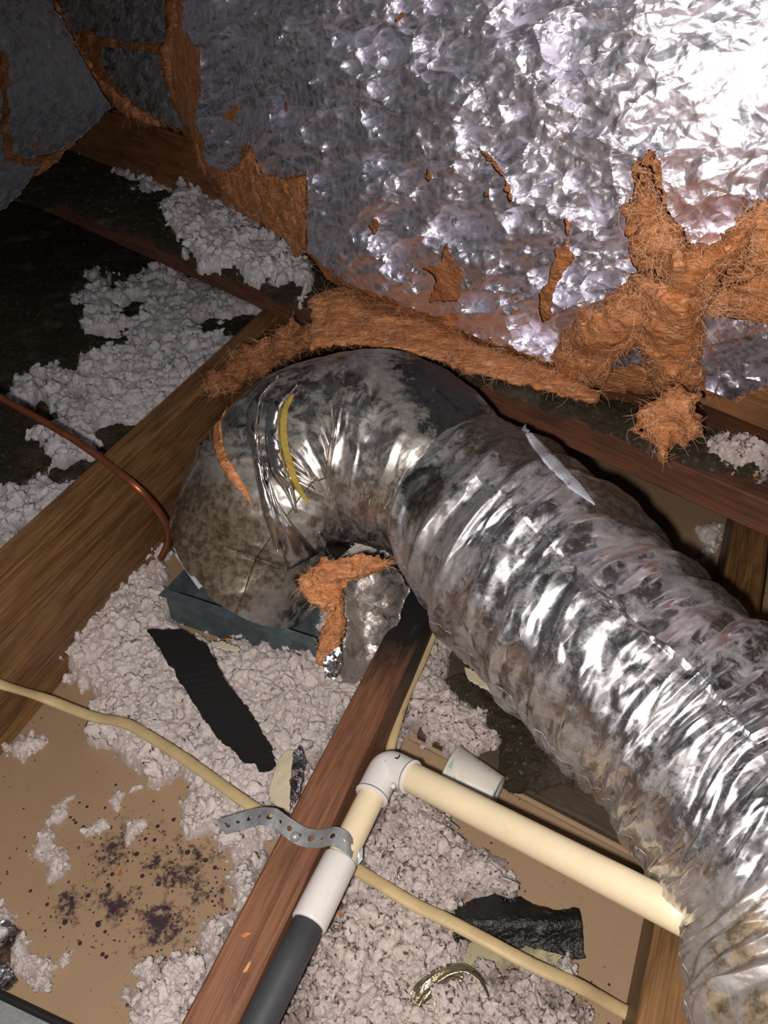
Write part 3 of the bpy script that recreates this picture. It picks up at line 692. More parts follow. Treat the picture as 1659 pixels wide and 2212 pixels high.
o2 = pillow('glass_wool_layer', rag(p1w, 5, .06, 25), (-420, -290, 260, 660), lambda X, Y: d1(X, Y) + .024, M['wool_dk'], step=5, bulge=.012, rpx=25, lump=.008, lsc=30, seed=26, back=2)
kids(b1, o1, o2)

# loose orange glass wool
def plate_d(X, Y, off=.0, h=HP+.02): return dpl(np.asarray(Y, float), h) - off + 0*np.asarray(X, float)
def clump(name, poly, depthf, label, seed, m='wool', bulge=.03, rpx=45, amp=9, lump=.007, lsc=45, nf=250, fl_=.02, group=None, hair=True):
    mf = rag(poly, amp, .035, seed); bb = bbox(poly, 20)
    t = thing(name, label, 'insulation', group, loc=W(float(np.mean([p[0] for p in poly])), float(max(p[1] for p in poly)), float(np.mean(depthf(np.array([p[0] for p in poly]), np.array([p[1] for p in poly]))))))
    a = pillow('wool_body', mf, bb, depthf, M[m], step=3.5, bulge=bulge, rpx=rpx, lump=lump, lsc=lsc, seed=seed)
    ch = [a]
    if nf: ch.append(fibers('loose_fibers', mf, bb, lambda X, Y: depthf(X, Y) - bulge*.6, nf, fl_, M['fiber'], seed=seed, out=bulge*.5))
    kids(t, *ch); return t
cl_main = [(1412, 328), (1426, 400), (1440, 450), (1490, 515), (1540, 530), (1585, 480), (1640, 440), (1660, 470), (1625, 560), (1570, 590), (1545, 640), (1528, 700), (1515, 760), (1515, 830), (1450, 855), (1405, 830), (1372, 750), (1335, 790), (1290, 855), (1220, 820), (1178, 775), (1230, 700), (1305, 650), (1370, 600), (1428, 590), (1420, 560), (1360, 548), (1372, 490), (1348, 450), (1372, 422), (1386, 385), (1368, 368), (1395, 350)]
clump('glass_wool_clump', cl_main, lambda X, Y: dmain(X, Y) - .022, 'large bright orange ragged wool clump bursting through the foil at the right', 71, bulge=.045, rpx=60, nf=900, lump=.016, lsc=20, amp=14)
clump('glass_wool_clump', [(1420, 850), (1470, 835), (1512, 850), (1516, 925), (1480, 962), (1440, 992), (1402, 968), (1368, 920), (1382, 885)], lambda X, Y: dmain(X, Y)*0 + .80, 'orange wool lump hanging lowest, over the plate at the right', 72, bulge=.03, rpx=50, nf=130, amp=13, lump=.012, lsc=25)
clump('glass_wool_clump', [(1530, 650), (1580, 610), (1640, 590), (1720, 600), (1720, 700), (1640, 695), (1580, 680), (1535, 685)], lambda X, Y: dmain(X, Y) - .022, 'pinkish-orange wool band at the right edge, above the lower foil strip', 73, bulge=.016, rpx=30, nf=200)
clump('glass_wool_clump', [(1590, 470), (1640, 430), (1665, 450), (1700, 560), (1659, 600), (1620, 560), (1600, 510)], lambda X, Y: dmain(X, Y) - .035, 'pale pink-lit wool wisp at the right edge below the bright glare', 74, bulge=.016, rpx=26, nf=120)
clump('glass_wool_strip', [(668, 645), (740, 612), (830, 650), (990, 690), (1010, 730), (1180, 780), (1300, 850), (1290, 875), (1140, 835), (1010, 805), (930, 772), (760, 745), (672, 752)], lambda X, Y: plate_d(X, Y, .03, HP+.03), 'long orange wool strip below the foil hem, behind the duct elbow', 75, bulge=.02, rpx=35, nf=500, amp=5)
clump('glass_wool_strip', [(440, 800), (470, 790), (520, 750), (580, 725), (640, 695), (700, 690), (690, 750), (640, 775), (560, 815), (480, 860), (445, 870), (430, 840)], lambda X, Y: 1.10 + 0*np.asarray(X, float), 'dull brown ribbed wool edge behind the left shoulder of the duct elbow', 76, m='wool_dk', bulge=.03, rpx=35, nf=200, lump=.012, lsc=40)
clump('glass_wool_clump', [(470, 385), (520, 350), (540, 318), (560, 375), (620, 388), (662, 378), (660, 500), (662, 545), (635, 560), (620, 520), (560, 480), (490, 435)], lambda X, Y: dmain(X, Y) - .012, 'flat orange wool patch exposed under the torn foil corner, above the white puff', 77, bulge=.010, rpx=30, nf=180, amp=4)

# ================================================================== THE DUCT
def rings(spec, nseg, m_per=14):
    """spec: list of (center Vector, radius, squash). returns dense centers, radii, squash by Catmull-Rom"""
    C_ = smoothpath([c for c, _, _ in spec], nseg)
    t = np.linspace(0, 1, len(C_)); k = np.linspace(0, 1, len(spec))
    rr = smoothpath([(r, s, 0) for _, r, s in spec], nseg)
    return C_, [v.x for v in rr], [v.y for v in rr]
def tube(name, spec, m, parent, nseg, ns, dispf, first_up=None, wall=.0012):
    C_, R_, Q_ = rings(spec, nseg); N = len(C_); P = np.zeros((N, ns, 3)); Nn = np.zeros((N, ns, 3)); prev = None; L = 0; Ls = []
    for i in range(N):
        d = (C_[min(i+1, N-1)] - C_[max(i-1, 0)]).normalized()
        if first_up:
            w = max(0, 1 - i/(nseg*1.0)); d = (d*(1-w) + Vector(first_up)*w).normalized()
        if prev is None:
            sd = d.cross(Vector((0, 1, .2))).normalized()
        else: sd = (prev - d*prev.dot(d)).normalized()
        prev = sd; up = sd.cross(d).normalized()
        if i: L += (C_[i] - C_[i-1]).length
        Ls.append(L)
        a = np.arange(ns)*2*np.pi/ns
        nr = np.outer(np.cos(a), np.array(sd)) + np.outer(np.sin(a), np.array(up))
        P[i] = np.array(C_[i]) + nr*R_[i]; Nn[i] = nr
    A = np.tile(np.arange(ns)*2*np.pi/ns, (N, 1)); LL = np.tile(np.array(Ls)[:, None], (1, ns))
    P = P + Nn*dispf(P, LL, A, Nn)[..., None]
    idx = np.arange(N*ns).reshape(N, ns); a_ = idx[:-1]; b_ = idx[1:]
    q = np.stack([a_, np.roll(a_, -1, 1), np.roll(b_, -1, 1), b_], -1).reshape(-1, 4)[:, ::-1]
    o = mesh_obj(name, P.reshape(-1, 3), q, m, None)
    fa = np.stack([np.abs((A/(2*np.pi)+.72) % 1 - .5)*.64, LL, .3*np.sign((A/(2*np.pi)+.72) % 1 - .5)], -1).reshape(-1, 3).astype(np.float32)
    at = o.data.attributes.new('flow', 'FLOAT_VECTOR', 'POINT'); at.data.foreach_set('vector', fa.ravel())
    return o
duct = thing('flexible_duct', 'big dirty silver flexible duct curving across the middle to the lower right corner', 'duct', loc=Vector((-.17, .75, .05)))
def D(px, py, h, rpx): d = dpl(py, h); return (W(px, py, d), rpx*d/FPX, 1)
def ridged(x): return 1 - 2*np.abs(tri(x) - .5)
def disp_duct(P, L, A, Nn):
    ca = np.stack([np.cos(A)*.10, np.sin(A)*.10, L], -1)
    wp = fbm(ca*np.array([1, 1, .6]), 7, 2, 5, .5)
    s = L + .030*wp + .020*np.sin(A + 1.1)
    m1_ = np.clip(.55 + .9*fbm(ca, 9, 2, 8), .1, 1.2); m2_ = np.clip(.5 + vnoise(ca, 14, 9), 0, 1)
    h = .0060*m1_*(1-tri(s*21))**1.6 + .0040*m2_*(1-tri(s*47 + 1.3*wp))**1.2
    x_, y_ = A*.10*.45, s*1.5
    h += .0085*facets(x_, y_, .036, 61) + .0052*facets(x_, y_*.9, .019, 62) + .0020*facets(x_*1.6, y_, .009, 63)
    h = h*np.clip(L/.03, .15, 1)
    h += .007*fbm(ca, 5, 2, 31)
    h += .006*np.exp(-((L-.0)/.012)**2)
    return h
spec_d = [D(975, 1065, .205, 170), D(1050, 1135, .205, 205), D(1155, 1240, .20, 232), D(1350, 1430, .20, 240), D(1530, 1600, .195, 262), D(1680, 1800, .19, 285), D(1775, 2010, .185, 292), D(1830, 2230, .18, 312), D(1850, 2560, .17, 330)]
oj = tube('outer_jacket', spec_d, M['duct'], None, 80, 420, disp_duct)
def disp_el(P, L, A, Nn):
    ca = np.stack([np.cos(A)*.10, np.sin(A)*.10, L], -1); wp = fbm(ca, 8, 2, 15)
    s = L + .02*wp + .018*np.sin(A*1.0 + .6)
    m_ = np.clip(.3 + vnoise(ca, 9, 18)*1.2, 0, 1)
    h = .0035*m_*(1-tri(s*30))**2 + .005*fbm(ca, 5, 2, 41) + .0055*facets(A*.1, s*1.6, .05, 71) + .0026*facets(A*.1, s*2, .022, 72) + .0009*facets(A*.1, s*2, .010, 73)
    # taped ridges
    for c, w, a in ((.105, .006, .006), (.118, .004, .004), (.135, .006, .005)):
        h += a*np.exp(-((s-c)/w)**2)
    return h
bc = Vector((-.168, .752, .05))
spec_e = [(D(530, 1220, .085, 178)), D(550, 1150, .12, 180), D(597, 1075, .16, 188), D(675, 985, .20, 196), D(800, 965, .215, 208), D(905, 1010, .215, 198), D(985, 1075, .205, 172), D(1060, 1140, .205, 150)]
oe = tube('elbow_jacket', spec_e, M['elbow'], None, 60, 380, disp_el, first_up=(.6, .15, .78))
kids(duct, oj, oe)
bpy.context.view_layer.update()
bv_e = bvh_of(oe); bv_d = bvh_of(oj)
s1 = strip_on('exposed_wool_strip', bv_e, [(632, 850), (614, 890), (613, 950), (628, 1010), (645, 1055), (668, 1090)], [6, 14, 16, 16, 13, 3], M['yellow'], off=.0012, nw=6, bulge=.0003)
s1['label'] = 'dull yellow strip of wool showing through a slit'
s2 = strip_on('torn_slit', bv_e, [(488, 880), (474, 898), (467, 930), (478, 985), (505, 1030), (530, 1065), (542, 1090)], [4, 13, 19, 21, 20, 13, 3], M['wool'], off=.0014, nw=7, bulge=.0008)
s2['label'] = 'curved orange tear'
tapes = []
for pts, w in (([(600, 812), (560, 845), (545, 900), (550, 960), (562, 1030), (585, 1110), (600, 1190)], [8, 22, 26, 18, 20, 34, 6]),
               ([(640, 830), (595, 880), (588, 940), (600, 1010), (625, 1060), (640, 1110)], [10, 26, 32, 36, 22, 4]),
               ([(575, 1000), (590, 1080), (620, 1150), (655, 1215)], [4, 16, 44, 80]),
               ([(690, 1150), (720, 1180), (760, 1195), (800, 1200)], [10, 40, 44, 16])):
    tapes.append(strip_on('foil_tape', bv_e, pts, w, M['tape'], off=.003, nw=7, bulge=.005))
kids(duct, s1, s2, *tapes)
# pale lining showing along the upper edge of the run, and at the foot of the elbow
s3 = strip_on('torn_lining', bv_d, [(1132, 922), (1163, 962), (1205, 1008), (1250, 1054), (1285, 1090)], [6, 22, 28, 22, 4], M['lining'], off=.003, nw=6)
s3['label'] = 'pale grey torn lining'
s4 = strip_on('torn_lining', bv_e, [(372, 1190), (380, 1215), (402, 1245), (432, 1272)], [6, 16, 14, 6], M['lining'], off=.004, nw=6)
kids(duct, s3, s4)
# torn flap hanging below the elbow
d_f = lambda X, Y: .835 - .00005*(np.asarray(Y, float)-1200) + 0*np.asarray(X, float)
flp = [(725, 1250), (760, 1235), (850, 1225), (885, 1270), (850, 1370), (800, 1440), (768, 1478), (720, 1475), (695, 1455), (705, 1425), (738, 1400), (748, 1340), (735, 1290)]
o1 = sheet('hanging_jacket_flap', rag(flp, 3, .05, 3), bbox(flp, 15), lambda X, Y: .845 + .00022*(np.asarray(X, float)-800)**2/40, M['flapfoil'], step=2.5, amp=.009, csc=24, seed=33, curl=.006)
owl = [(655, 1240), (700, 1207), (800, 1198), (850, 1212), (830, 1235), (745, 1258), (740, 1300), (748, 1345), (735, 1405), (702, 1440), (682, 1432), (692, 1370), (705, 1325), (668, 1300), (640, 1275)]
o2 = pillow('torn_wool', rag(owl, 5, .06, 4), bbox(owl, 15), lambda X, Y: .815 + 0*np.asarray(X, float), M['wool'], step=3, bulge=.012, rpx=25, lump=.006, lsc=55, seed=34)
o2['label'] = 'orange torn wool'
o3 = fibers('loose_fibers', rag(owl, 5, .06, 4), bbox(owl, 15), lambda X, Y: .81+0*X, 220, .014, M['fiber'], seed=34, out=.012)
o4 = sheet('jacket_curl', rag([(700, 1420), (735, 1395), (738, 1440), (722, 1468), (700, 1460)], 2, .08, 5), (685, 1380, 750, 1480), lambda X, Y: .800+0*X, M['scrapfoil'], step=2, amp=.006, csc=60, seed=36)
kids(duct, o1, o2, o3, o4)

# sheet-metal boot below the elbow
bt = thing('register_boot', 'dark galvanized sheet-metal boot edge in the insulation under the duct elbow', 'vent boot', loc=F(380, 1310, 0))
bA_, bB_ = F(372, 1342, 0), F(692, 1452, 0); u_ = (bB_ - bA_).normalized(); v_ = Vector((-u_.y, u_.x, 0)); LB = (bB_ - bA_).length
def boxpts(o0, a, b, c): # corner, three edge vectors
    V = [o0, o0+a, o0+a+b, o0+b, o0+c, o0+a+c, o0+a+b+c, o0+b+c]
    return V, [(0, 3, 2, 1), (4, 5, 6, 7), (0, 1, 5, 4), (1, 2, 6, 5), (2, 3, 7, 6), (3, 0, 4, 7)]
zz = Vector((0, 0, 1)); hb_ = .056
for nm, q0, a, b, c in (('front_wall', bA_, u_*LB, v_*.0012, zz*hb_), ('side_wall', bA_, v_*.22, u_*.0012, zz*hb_), ('side_wall', bB_ - u_*.0012, v_*.22, u_*.0012, zz*hb_), ('rear_wall', bA_ + v_*.22, u_*LB, v_*.0012, zz*hb_)):
    V, Fc = boxpts(q0, a, b, c); oo = mesh_obj(nm, V, Fc, M['zinc_dk'], None, smooth=False); kids(bt, oo)
V, Fc = boxpts(bA_ + zz*hb_ - v_*.012, u_*LB, v_*.013, zz*.0015); oo = mesh_obj('folded_flange', V, Fc, M['zinc_dk'], None, smooth=False); kids(bt, oo)
V, Fc = boxpts(bA_ + zz*.002, u_*LB, v_*.22, zz*.001); oo = mesh_obj('bottom_pan', V, Fc, M['zinc_dk'], None, smooth=False); kids(bt, oo)

# ================================================================== PIPES, TUBE, CABLES
pipe = thing('plastic_drain_pipe', 'cream pipe run with white elbow, white coupling and dark grey lower pipe', 'pipe', loc=F(835, 1655, .08))
hp = .088
pe = F(836, 1652, hp); p1_ = F(560, 2212, hp); p1e = p1_ + (p1_-pe).normalized()*.25
pc0, pc1 = F(718, 1848, hp), F(650, 1990, hp)
def proj(A, B, P): d = (B-A).normalized(); return A + d*(P-A).dot(d)
q0, q1 = proj(pe, p1_, pc0), proj(pe, p1_, pc1)
h2e = F(1500, 1992, .165)
R_p = .0125
dA = (p1_ - pe).normalized(); dB = (h2e - pe).normalized()
a1 = sweep('upper_pipe', [pe + dA*.02, (pe+q0)/2, q0 + dA*.012], R_p, None, M['cream'], ns=32, n=3)
a2 = sweep('cross_pipe', [pe + dB*.02, (pe+h2e)/2, h2e], R_p*1.07, None, M['cream'], ns=32, n=6)
def socket(name, A, B, R, m, lip=.0012):
    d = (B-A).normalized(); L = (B-A).length
    pts = [A, A+d*.0005, A+d*.002, A+d*(L*.5), B-d*.002, B-d*.0005, B, B-d*.0003]
    P = [A + d*t for t in (0, .0006, .002, L*.5, L-.002, L-.0006, L)]
    ns = 36; V = []; Fc = []; _, sd, up = frame_of(d); rr = [R*.9, R*.97, R, R, R, R*.985, R*.88]
    for p, r in zip(P, rr):
        for k in range(ns): an = 2*math.pi*k/ns; V.append(p + sd*math.cos(an)*r + up*math.sin(an)*r)
    for i in range(len(P)-1):
        for k in range(ns): Fc.append((i*ns+k, i*ns+(k+1) % ns, (i+1)*ns+(k+1) % ns, (i+1)*ns+k))
    Fc.append(tuple(range(ns))[::-1]); Fc.append(tuple((len(P)-1)*ns+k for k in range(ns)))
    return mesh_obj(name, V, Fc, m)
a3 = socket('coupling', q0, q1, .0150, M['white'])
a4 = sweep('grey_pipe', [q1 - dA*.01, (q1+p1e)/2, p1e], R_p*1.02, None, M['grey'], ns=32, n=3)
a4['label'] = 'dark grey lower pipe'
# elbow: swept bend with flared sockets
L1, L2 = .036, .030
pts = [pe + dA*L1, pe + dA*L1*.66, pe + dA*.0105]; cc = []
P0, P2 = pe + dA*.0105, pe + dB*.0105
for t in (.2, .4, .6, .8): cc.append(P0*(1-t)**2 + pe*2*t*(1-t) + P2*t*t)
path = pts + cc + [P2, pe + dB*L2*.66, pe + dB*L2]
a5 = sweep('elbow', path, .0152, .0152, M['white'], ns=36, n=4)
r1_ = socket('socket_rim', pe + dA*(L1-.003), pe + dA*(L1+.0008), .0159, M['white']); r2_ = socket('socket_rim', pe + dB*(L2-.003), pe + dB*(L2+.0008), .0159, M['white'])
kids(pipe, a1, a2, a3, a4, a5)
r1_.parent = a5; r1_.location = Vector(r1_.location) - Vector(a5.location) - Vector(pipe.location); r2_.parent = a5; r2_.location = Vector(r2_.location) - Vector(a5.location) - Vector(pipe.location)
bve = bvh_of(a5) if False else BVHTree.FromPolygons([v.co + Vector(a5.location) + Vector(pipe.location) for v in a5.data.vertices], [tuple(p.vertices) for p in a5.data.polygons])
k1 = strip_on('ink_mark', bve, [(853, 1636), (858, 1638), (862, 1634), (864, 1630)], [2, 3, 3, 2], M['blackink'], off=.0003, n=4, nw=3, bulge=0)
k2 = strip_on('ink_mark', bve, [(865, 1624), (867, 1627)], [5, 5], M['blackink'], off=.0003, n=4, nw=3, bulge=0)
kids(pipe, k1, k2)
# pipe nub
nb = sweep('moulding_nub', [pe + dB*.022 + Vector((-.010, -.012, .001)), pe + dB*.022 + Vector((-.012, -.0155, .002))], .0024, None, M['white'], ns=12, n=2); kids(pipe, nb)

# perforated strap
def strap():
    pts = [(478, 1786, .112), (520, 1775, .104), (556, 1764, .110), (590, 1766, .116), (622, 1788, .104), (655, 1808, .0985), (690, 1812, .102), (722, 1806, .110), (748, 1820, .106), (764, 1838, .094), (762, 1858, .080), (748, 1872, .066)]
    P = smoothpath([F(a, b, h) for a, b, h in pts], 12); cum = [0]
    for i in range(1, len(P)): cum.append(cum[-1] + (P[i]-P[i-1]).length)
    Ltot = cum[-1]; wdt = .0165; cellL = .0108; nc = int(Ltot/cellL); NS = 16; V = []; Fc = []
    def at(s):
        s = min(max(s, 0), Ltot-1e-6); i = int(np.searchsorted(cum, s, 'right')) - 1; i = min(i, len(P)-2); t = (s-cum[i])/(cum[i+1]-cum[i]+1e-9)
        return P[i].lerp(P[i+1], t), (P[i+1]-P[i]).normalized()
    def mp(s, w):
        p, d = at(s); sd = d.cross(zz); sd = sd.normalized(); bend = .0004*math.cos(w/wdt*math.pi)
        return p + sd*w + sd.cross(d)*bend
    for c in range(nc):
        s0 = c*cellL; sm = s0 + cellL/2; r = (.0031, .0017, .0024, .0017)[c % 4]; rows = []
        for lv, f in enumerate((0, .4, 1)):
            row = []
            for k in range(NS):
                an = 2*math.pi*k/NS + math.pi/NS*0; cx_, sx_ = math.cos(an), math.sin(an)
                sq = 1/max(abs(cx_), abs(sx_)); hx, hy = cx_*sq*cellL/2, sx_*sq*wdt/2; ix, iy = cx_*r, sx_*r
                row.append(len(V)); V.append(mp(sm + ix*(1-f) + hx*f, iy*(1-f) + hy*f))
            rows.append(row)
        for a_, b_ in zip(rows[:-1], rows[1:]):
            for k in range(NS): Fc.append((a_[k], a_[(k+1) % NS], b_[(k+1) % NS], b_[k]))
    # corners of cells are covered because octant points reach them
    o = mesh_obj('band', V, Fc, M['zinc'], smooth=False); s = o.modifiers.new('thickness', 'SOLIDIFY'); s.thickness = .0009; s.offset = 0; return o
st = thing('perforated_strap', 'grey perforated metal hanger strap wrapped over the pipe and centre timber', 'strap', loc=F(650, 1808, .09))
sb = strap(); nl = sweep('nail_head', [F(637, 1808, .100), F(637, 1808, .104)], .0042, None, M['zinc'], ns=14, n=1); kids(st, sb, nl)

o = sweep('copper_tube', [F(-60, 820, .225), F(0, 858, .215), F(120, 925, .205), F(211, 985, .198), F(290, 1048, .185), F(335, 1095, .15), F(362, 1140, .11), F(362, 1175, .07), F(348, 1205, .03)], .0048, None, M['copper'], ns=16, n=10)
tag(o, 'bent dull copper tube crossing the golden joist at the left', 'tube')
ch_ = .020
cab = [F(-60, 1455, .11), F(0, 1478, .10), F(100, 1510, .06), F(200, 1548, .05), F(270, 1562, .052), F(330, 1595, .052), F(400, 1640, .053), F(470, 1690, .055), F(530, 1733, .056), F(590, 1770, .05), F(660, 1815, .035), F(720, 1850, .035), F(765, 1875, .042), F(830, 1915, .046), F(900, 1957, .046), F(960, 1985, .048), F(1050, 2032, .050), F(1150, 2085, .045), F(1250, 2130, .038), F(1330, 2175, .02), F(1430, 2230, .016), F(1600, 2330, .016)]
o = sweep('electrical_cable', cab, .0060, .0032, M['cable'], ns=14, n=8, wob=.02)
tag(o, 'long flat tan cable running from the left edge under the timber to the bottom right', 'cable')
o = sweep('electrical_cable', [F(985, 1240, .05), F(945, 1345, .045), F(915, 1420, .04), F(875, 1510, .035), F(850, 1590, .03), F(838, 1650, .02), F(830, 1700, .012)], .0052, .0034, M['cable'], ns=14, n=8, wob=.02)
tag(o, 'short tan cable beside the charred timber, going down behind the white elbow', 'cable')

# ================================================================== SCRAPS AND DEBRIS
def scrap(name, poly, hf, m, label, cat, amp=.003, csc=40, seed=1, th=.001, step=3, ragp=2, parent=None, extra=None, curl=0):
    dfn = lambda X, Y: dpl(np.asarray(Y, float), hf(np.asarray(X, float), np.asarray(Y, float)))
    o = sheet(name, rag(poly, ragp, .08, seed), bbox(poly, 8), dfn, m, None, step=step, amp=amp, csc=csc, seed=seed, thick=th, extra=extra, curl=curl)
    if parent: kids(parent, o)
    elif label: tag(o, label, cat)
    return o
scrap('felt_strip', [(318, 1362), (345, 1362), (392, 1362), (425, 1380), (432, 1388), (445, 1395), (458, 1415), (470, 1440), (500, 1490), (535, 1530), (560, 1575), (585, 1612), (592, 1640), (596, 1655), (580, 1665), (562, 1668), (548, 1648), (530, 1650), (515, 1635), (498, 1615), (480, 1605), (440, 1555), (405, 1500), (370, 1440), (338, 1390)],
      lambda X, Y: .064 + .010*np.sin((Y-1360)/60.0), M['felt'], 'long jet-black torn felt strip lying on the white insulation', 'strip', amp=.0015, csc=60, seed=81, th=.002, step=2.5, ragp=2.2,
      extra=lambda X, Y, mm, P: .0016*(1-tri((Y + .25*X)/19.0 + 1.6*fbm(P, 16, 3, 3)))*np.clip(vnoise(P, 25, 4)+.4, 0, 1))
bs = thing('black_scrap', 'crumpled black glossy scrap with pale stained paper backing, under the tan cable', 'scrap', loc=F(1110, 2040, 0.01))
o1 = scrap('black_film', [(975, 1990), (985, 1965), (1020, 1945), (1070, 1932), (1095, 1942), (1120, 1938), (1150, 1955), (1200, 1968), (1250, 1962), (1255, 1990), (1262, 2060), (1266, 2072), (1210, 2070), (1150, 2055), (1120, 2048), (1090, 2035), (1040, 2030), (1000, 2040), (980, 2035)],
           lambda X, Y: .018 + .014*np.exp(-((Y-1990)/35.0)**2), M['blacktar'], None, None, amp=.006, csc=30, seed=82, th=.0015, parent=bs)
o2 = scrap('paper_backing', [(978, 2035), (1010, 2025), (1100, 2035), (1150, 2048), (1215, 2065), (1200, 2085), (1150, 2090), (1110, 2080), (1075, 2112), (1020, 2090), (980, 2060)],
           lambda X, Y: .016 + 0*X, M['mossy'], None, None, amp=.003, csc=30, seed=83, th=.001, parent=bs)
scrap('paper_scrap', [(600, 1640), (615, 1625), (645, 1615), (640, 1650), (632, 1690), (625, 1750), (600, 1742), (580, 1720), (588, 1680)], lambda X, Y: .050 + .0002*(X-600), M['paper'],
      'folded cream paper scrap between the black felt strip and the timber', 'scrap', amp=.006, csc=22, seed=84)
scrap('foil_tape_scrap', [(632, 1625), (648, 1608), (660, 1640), (655, 1675), (648, 1720), (630, 1745), (626, 1700), (630, 1660)], lambda X, Y: .062 + 0*X, M['scrapfoil'],
      'narrow grey foil scrap against the left side of the centre timber', 'scrap', amp=.004, csc=40, seed=85)
scrap('foil_scrap', [(-40, 1985), (20, 1990), (45, 2010), (25, 2050), (20, 2090), (40, 2120), (20, 2140), (-40, 2130)], lambda X, Y: .022 + 0*X, M['scrapfoil'],
      'crumpled foil scrap in the lower left corner', 'scrap', amp=.012, csc=28, seed=86)
scrap('board_scrap', [(1000, 1440), (1015, 1445), (1045, 1470), (1075, 1490), (1110, 1515), (1122, 1525), (1105, 1528), (1060, 1498), (1010, 1465)], lambda X, Y: .030 + 0*X, M['paper'],
      'white painted splinter poking out under the duct beside the dirt', 'scrap', amp=.002, seed=87, th=.003)
scrap('card_scrap', [(985, 1395), (1010, 1400), (1040, 1430), (1060, 1460), (1030, 1455), (1000, 1430)], lambda X, Y: .032 + 0*X, M['drywall'],
      'tan board chip tucked under the lower edge of the duct', 'scrap', amp=.002, seed=88, th=.004)
scrap('tan_chip', [(462, 1388), (480, 1385), (520, 1402), (512, 1408), (470, 1400)], lambda X, Y: .05 + 0*X, M['paper'], 'small tan chip at the foot of the metal boot', 'scrap', amp=.001, seed=89, th=.002)
# corner metal edge, lower left
e0, e1 = F(-60, 2120, .03), F(190, 2240, .03)
ed = thing('metal_edge', 'grey metal tray edge with black rim in the lower left corner', 'tray', loc=e0)
a_ = sweep('rim', [e0, (e0+e1)/2, e1], .003, None, M['blackink'], ns=10, n=2); dn = Vector((.3, -1, 0)).normalized()
V, Fc = boxpts(e0 - zz*.002 + dn*.002, e1-e0, dn*.05, -zz*.0015); b_ = mesh_obj('tray_face', V, Fc, M['zinc'], smooth=False)
kids(ed, a_, b_)

# paper cup lying on its side behind the pipe
def cup():
    A = F(968, 1668, .028); B = F(1072, 1722, .026); d, sd, up = frame_of(B-A); L = (B-A).length; ns = 40; V = []; Fc = []
    prof = [(0, .0290), (.0006, .0302), (.0022, .0302), (.003, .0290), (L*.5, .0255), (L*.96, .0222), (L, .0215), (L-.003, .0205), (L-.003, 0.0005)]
    prof2 = [(0, .0290), (0, .0283), (L*.5, .0248), (L*.9, .0212)]
    for t, r in prof:
        for k in range(ns): an = 2*math.pi*k/ns; V.append(A + d*t + sd*math.cos(an)*r + up*math.sin(an)*r*.94)
    for i in range(len(prof)-1):
        for k in range(ns): Fc.append((i*ns+k, i*ns+(k+1) % ns, (i+1)*ns+(k+1) % ns, (i+1)*ns+k))
    b = len(V)
    for t, r in prof2:
        for k in range(ns): an = 2*math.pi*k/ns; V.append(A + d*t + sd*math.cos(an)*r + up*math.sin(an)*r*.94)
    for i in range(len(prof2)-1):
        for k in range(ns): Fc.append((b+i*ns+k, b+i*ns+(k+1) % ns, b+(i+1)*ns+(k+1) % ns, b+(i+1)*ns+k))
    n = NM('faded_print_cup'); v = n.coord('World')
    c = n.mix(n.ramp(n.noise(v, 40, 4), [(.3, 0), (.7, 1)]), (.50, .47, .42), (.66, .62, .56))
    c = n.mix(n.ramp(n.noise(n.coord('World', (1, 1, 1), (1, 0, 0)), 48, 3, .5, .5), [(.60, 0), (.63, .8)]), c, (.20, .42, .36))
    c = n.mix(n.ramp(n.noise(n.coord('World', (1.3, 1, 1), (0, 2, 0)), 55, 3, .5, .5), [(.61, 0), (.64, .7)]), c, (.42, .40, .55))
    c = n.mix(n.ramp(n.noise(n.coord('World', (1, 1, 1.3), (0, 1, 3)), 60, 3), [(.62, 0), (.65, .5)]), c, (.66, .50, .22))
    n.set(Base_Color=c, Roughness=.45)
    return mesh_obj('paper_cup', V, Fc, n.m)
tag(cup(), 'small faded patterned paper cup lying on its side behind the cream pipe', 'cup')

# twisted olive-gold ribbon
rb = []
gt = thing('metal_ribbon', 'twisted olive-gold metallic ribbon curled in the insulation near the bottom', 'ribbon', loc=F(970, 2130, .02))
def ribbon(name, pts, w, tw, par):
    P = smoothpath([F(a, b, h) for a, b, h in pts], 12); N = len(P); V = []; Fc = []; nw = 7
    for i in range(N):
        d = (P[min(i+1, N-1)] - P[max(i-1, 0)]).normalized(); _, sd, up = frame_of(d); t = i/(N-1); an = tw*t + .5; ww = w*(.25 + math.sin(math.pi*t)**.6)
        for k in range(nw):
            s = k/(nw-1)*2-1; V.append(P[i] + (sd*math.cos(an) + up*math.sin(an))*ww*s*.5 + up*(.0022*math.cos(s*7 + t*6)))
    for i in range(N-1):
        for k in range(nw-1): Fc.append((i*nw+k, i*nw+k+1, (i+1)*nw+k+1, (i+1)*nw+k))
    o = mesh_obj(name, V, Fc, M['gold']); s = o.modifiers.new('thickness', 'SOLIDIFY'); s.thickness = .0006; kids(par, o)
ribbon('strand', [(905, 2150, .030), (930, 2120, .038), (970, 2095, .042), (1010, 2092, .042), (1040, 2115, .040), (1060, 2160, .030), (1062, 2200, .02)], .016, .8, gt)
ribbon('strand', [(890, 2200, .025), (900, 2160, .034), (925, 2130, .040), (965, 2110, .040), (1000, 2115, .036)], .012, -1.2, gt)
ribbon('strand', [(880, 2212, .03), (895, 2180, .034), (915, 2150, .036), (940, 2140, .034), (935, 2180, .03), (925, 2220, .03)], .012, 1.8, gt)
ribbon('strand', [(860, 2130, .025), (880, 2160, .028), (890, 2190, .028), (900, 2230, .026)], .006, .4, gt)

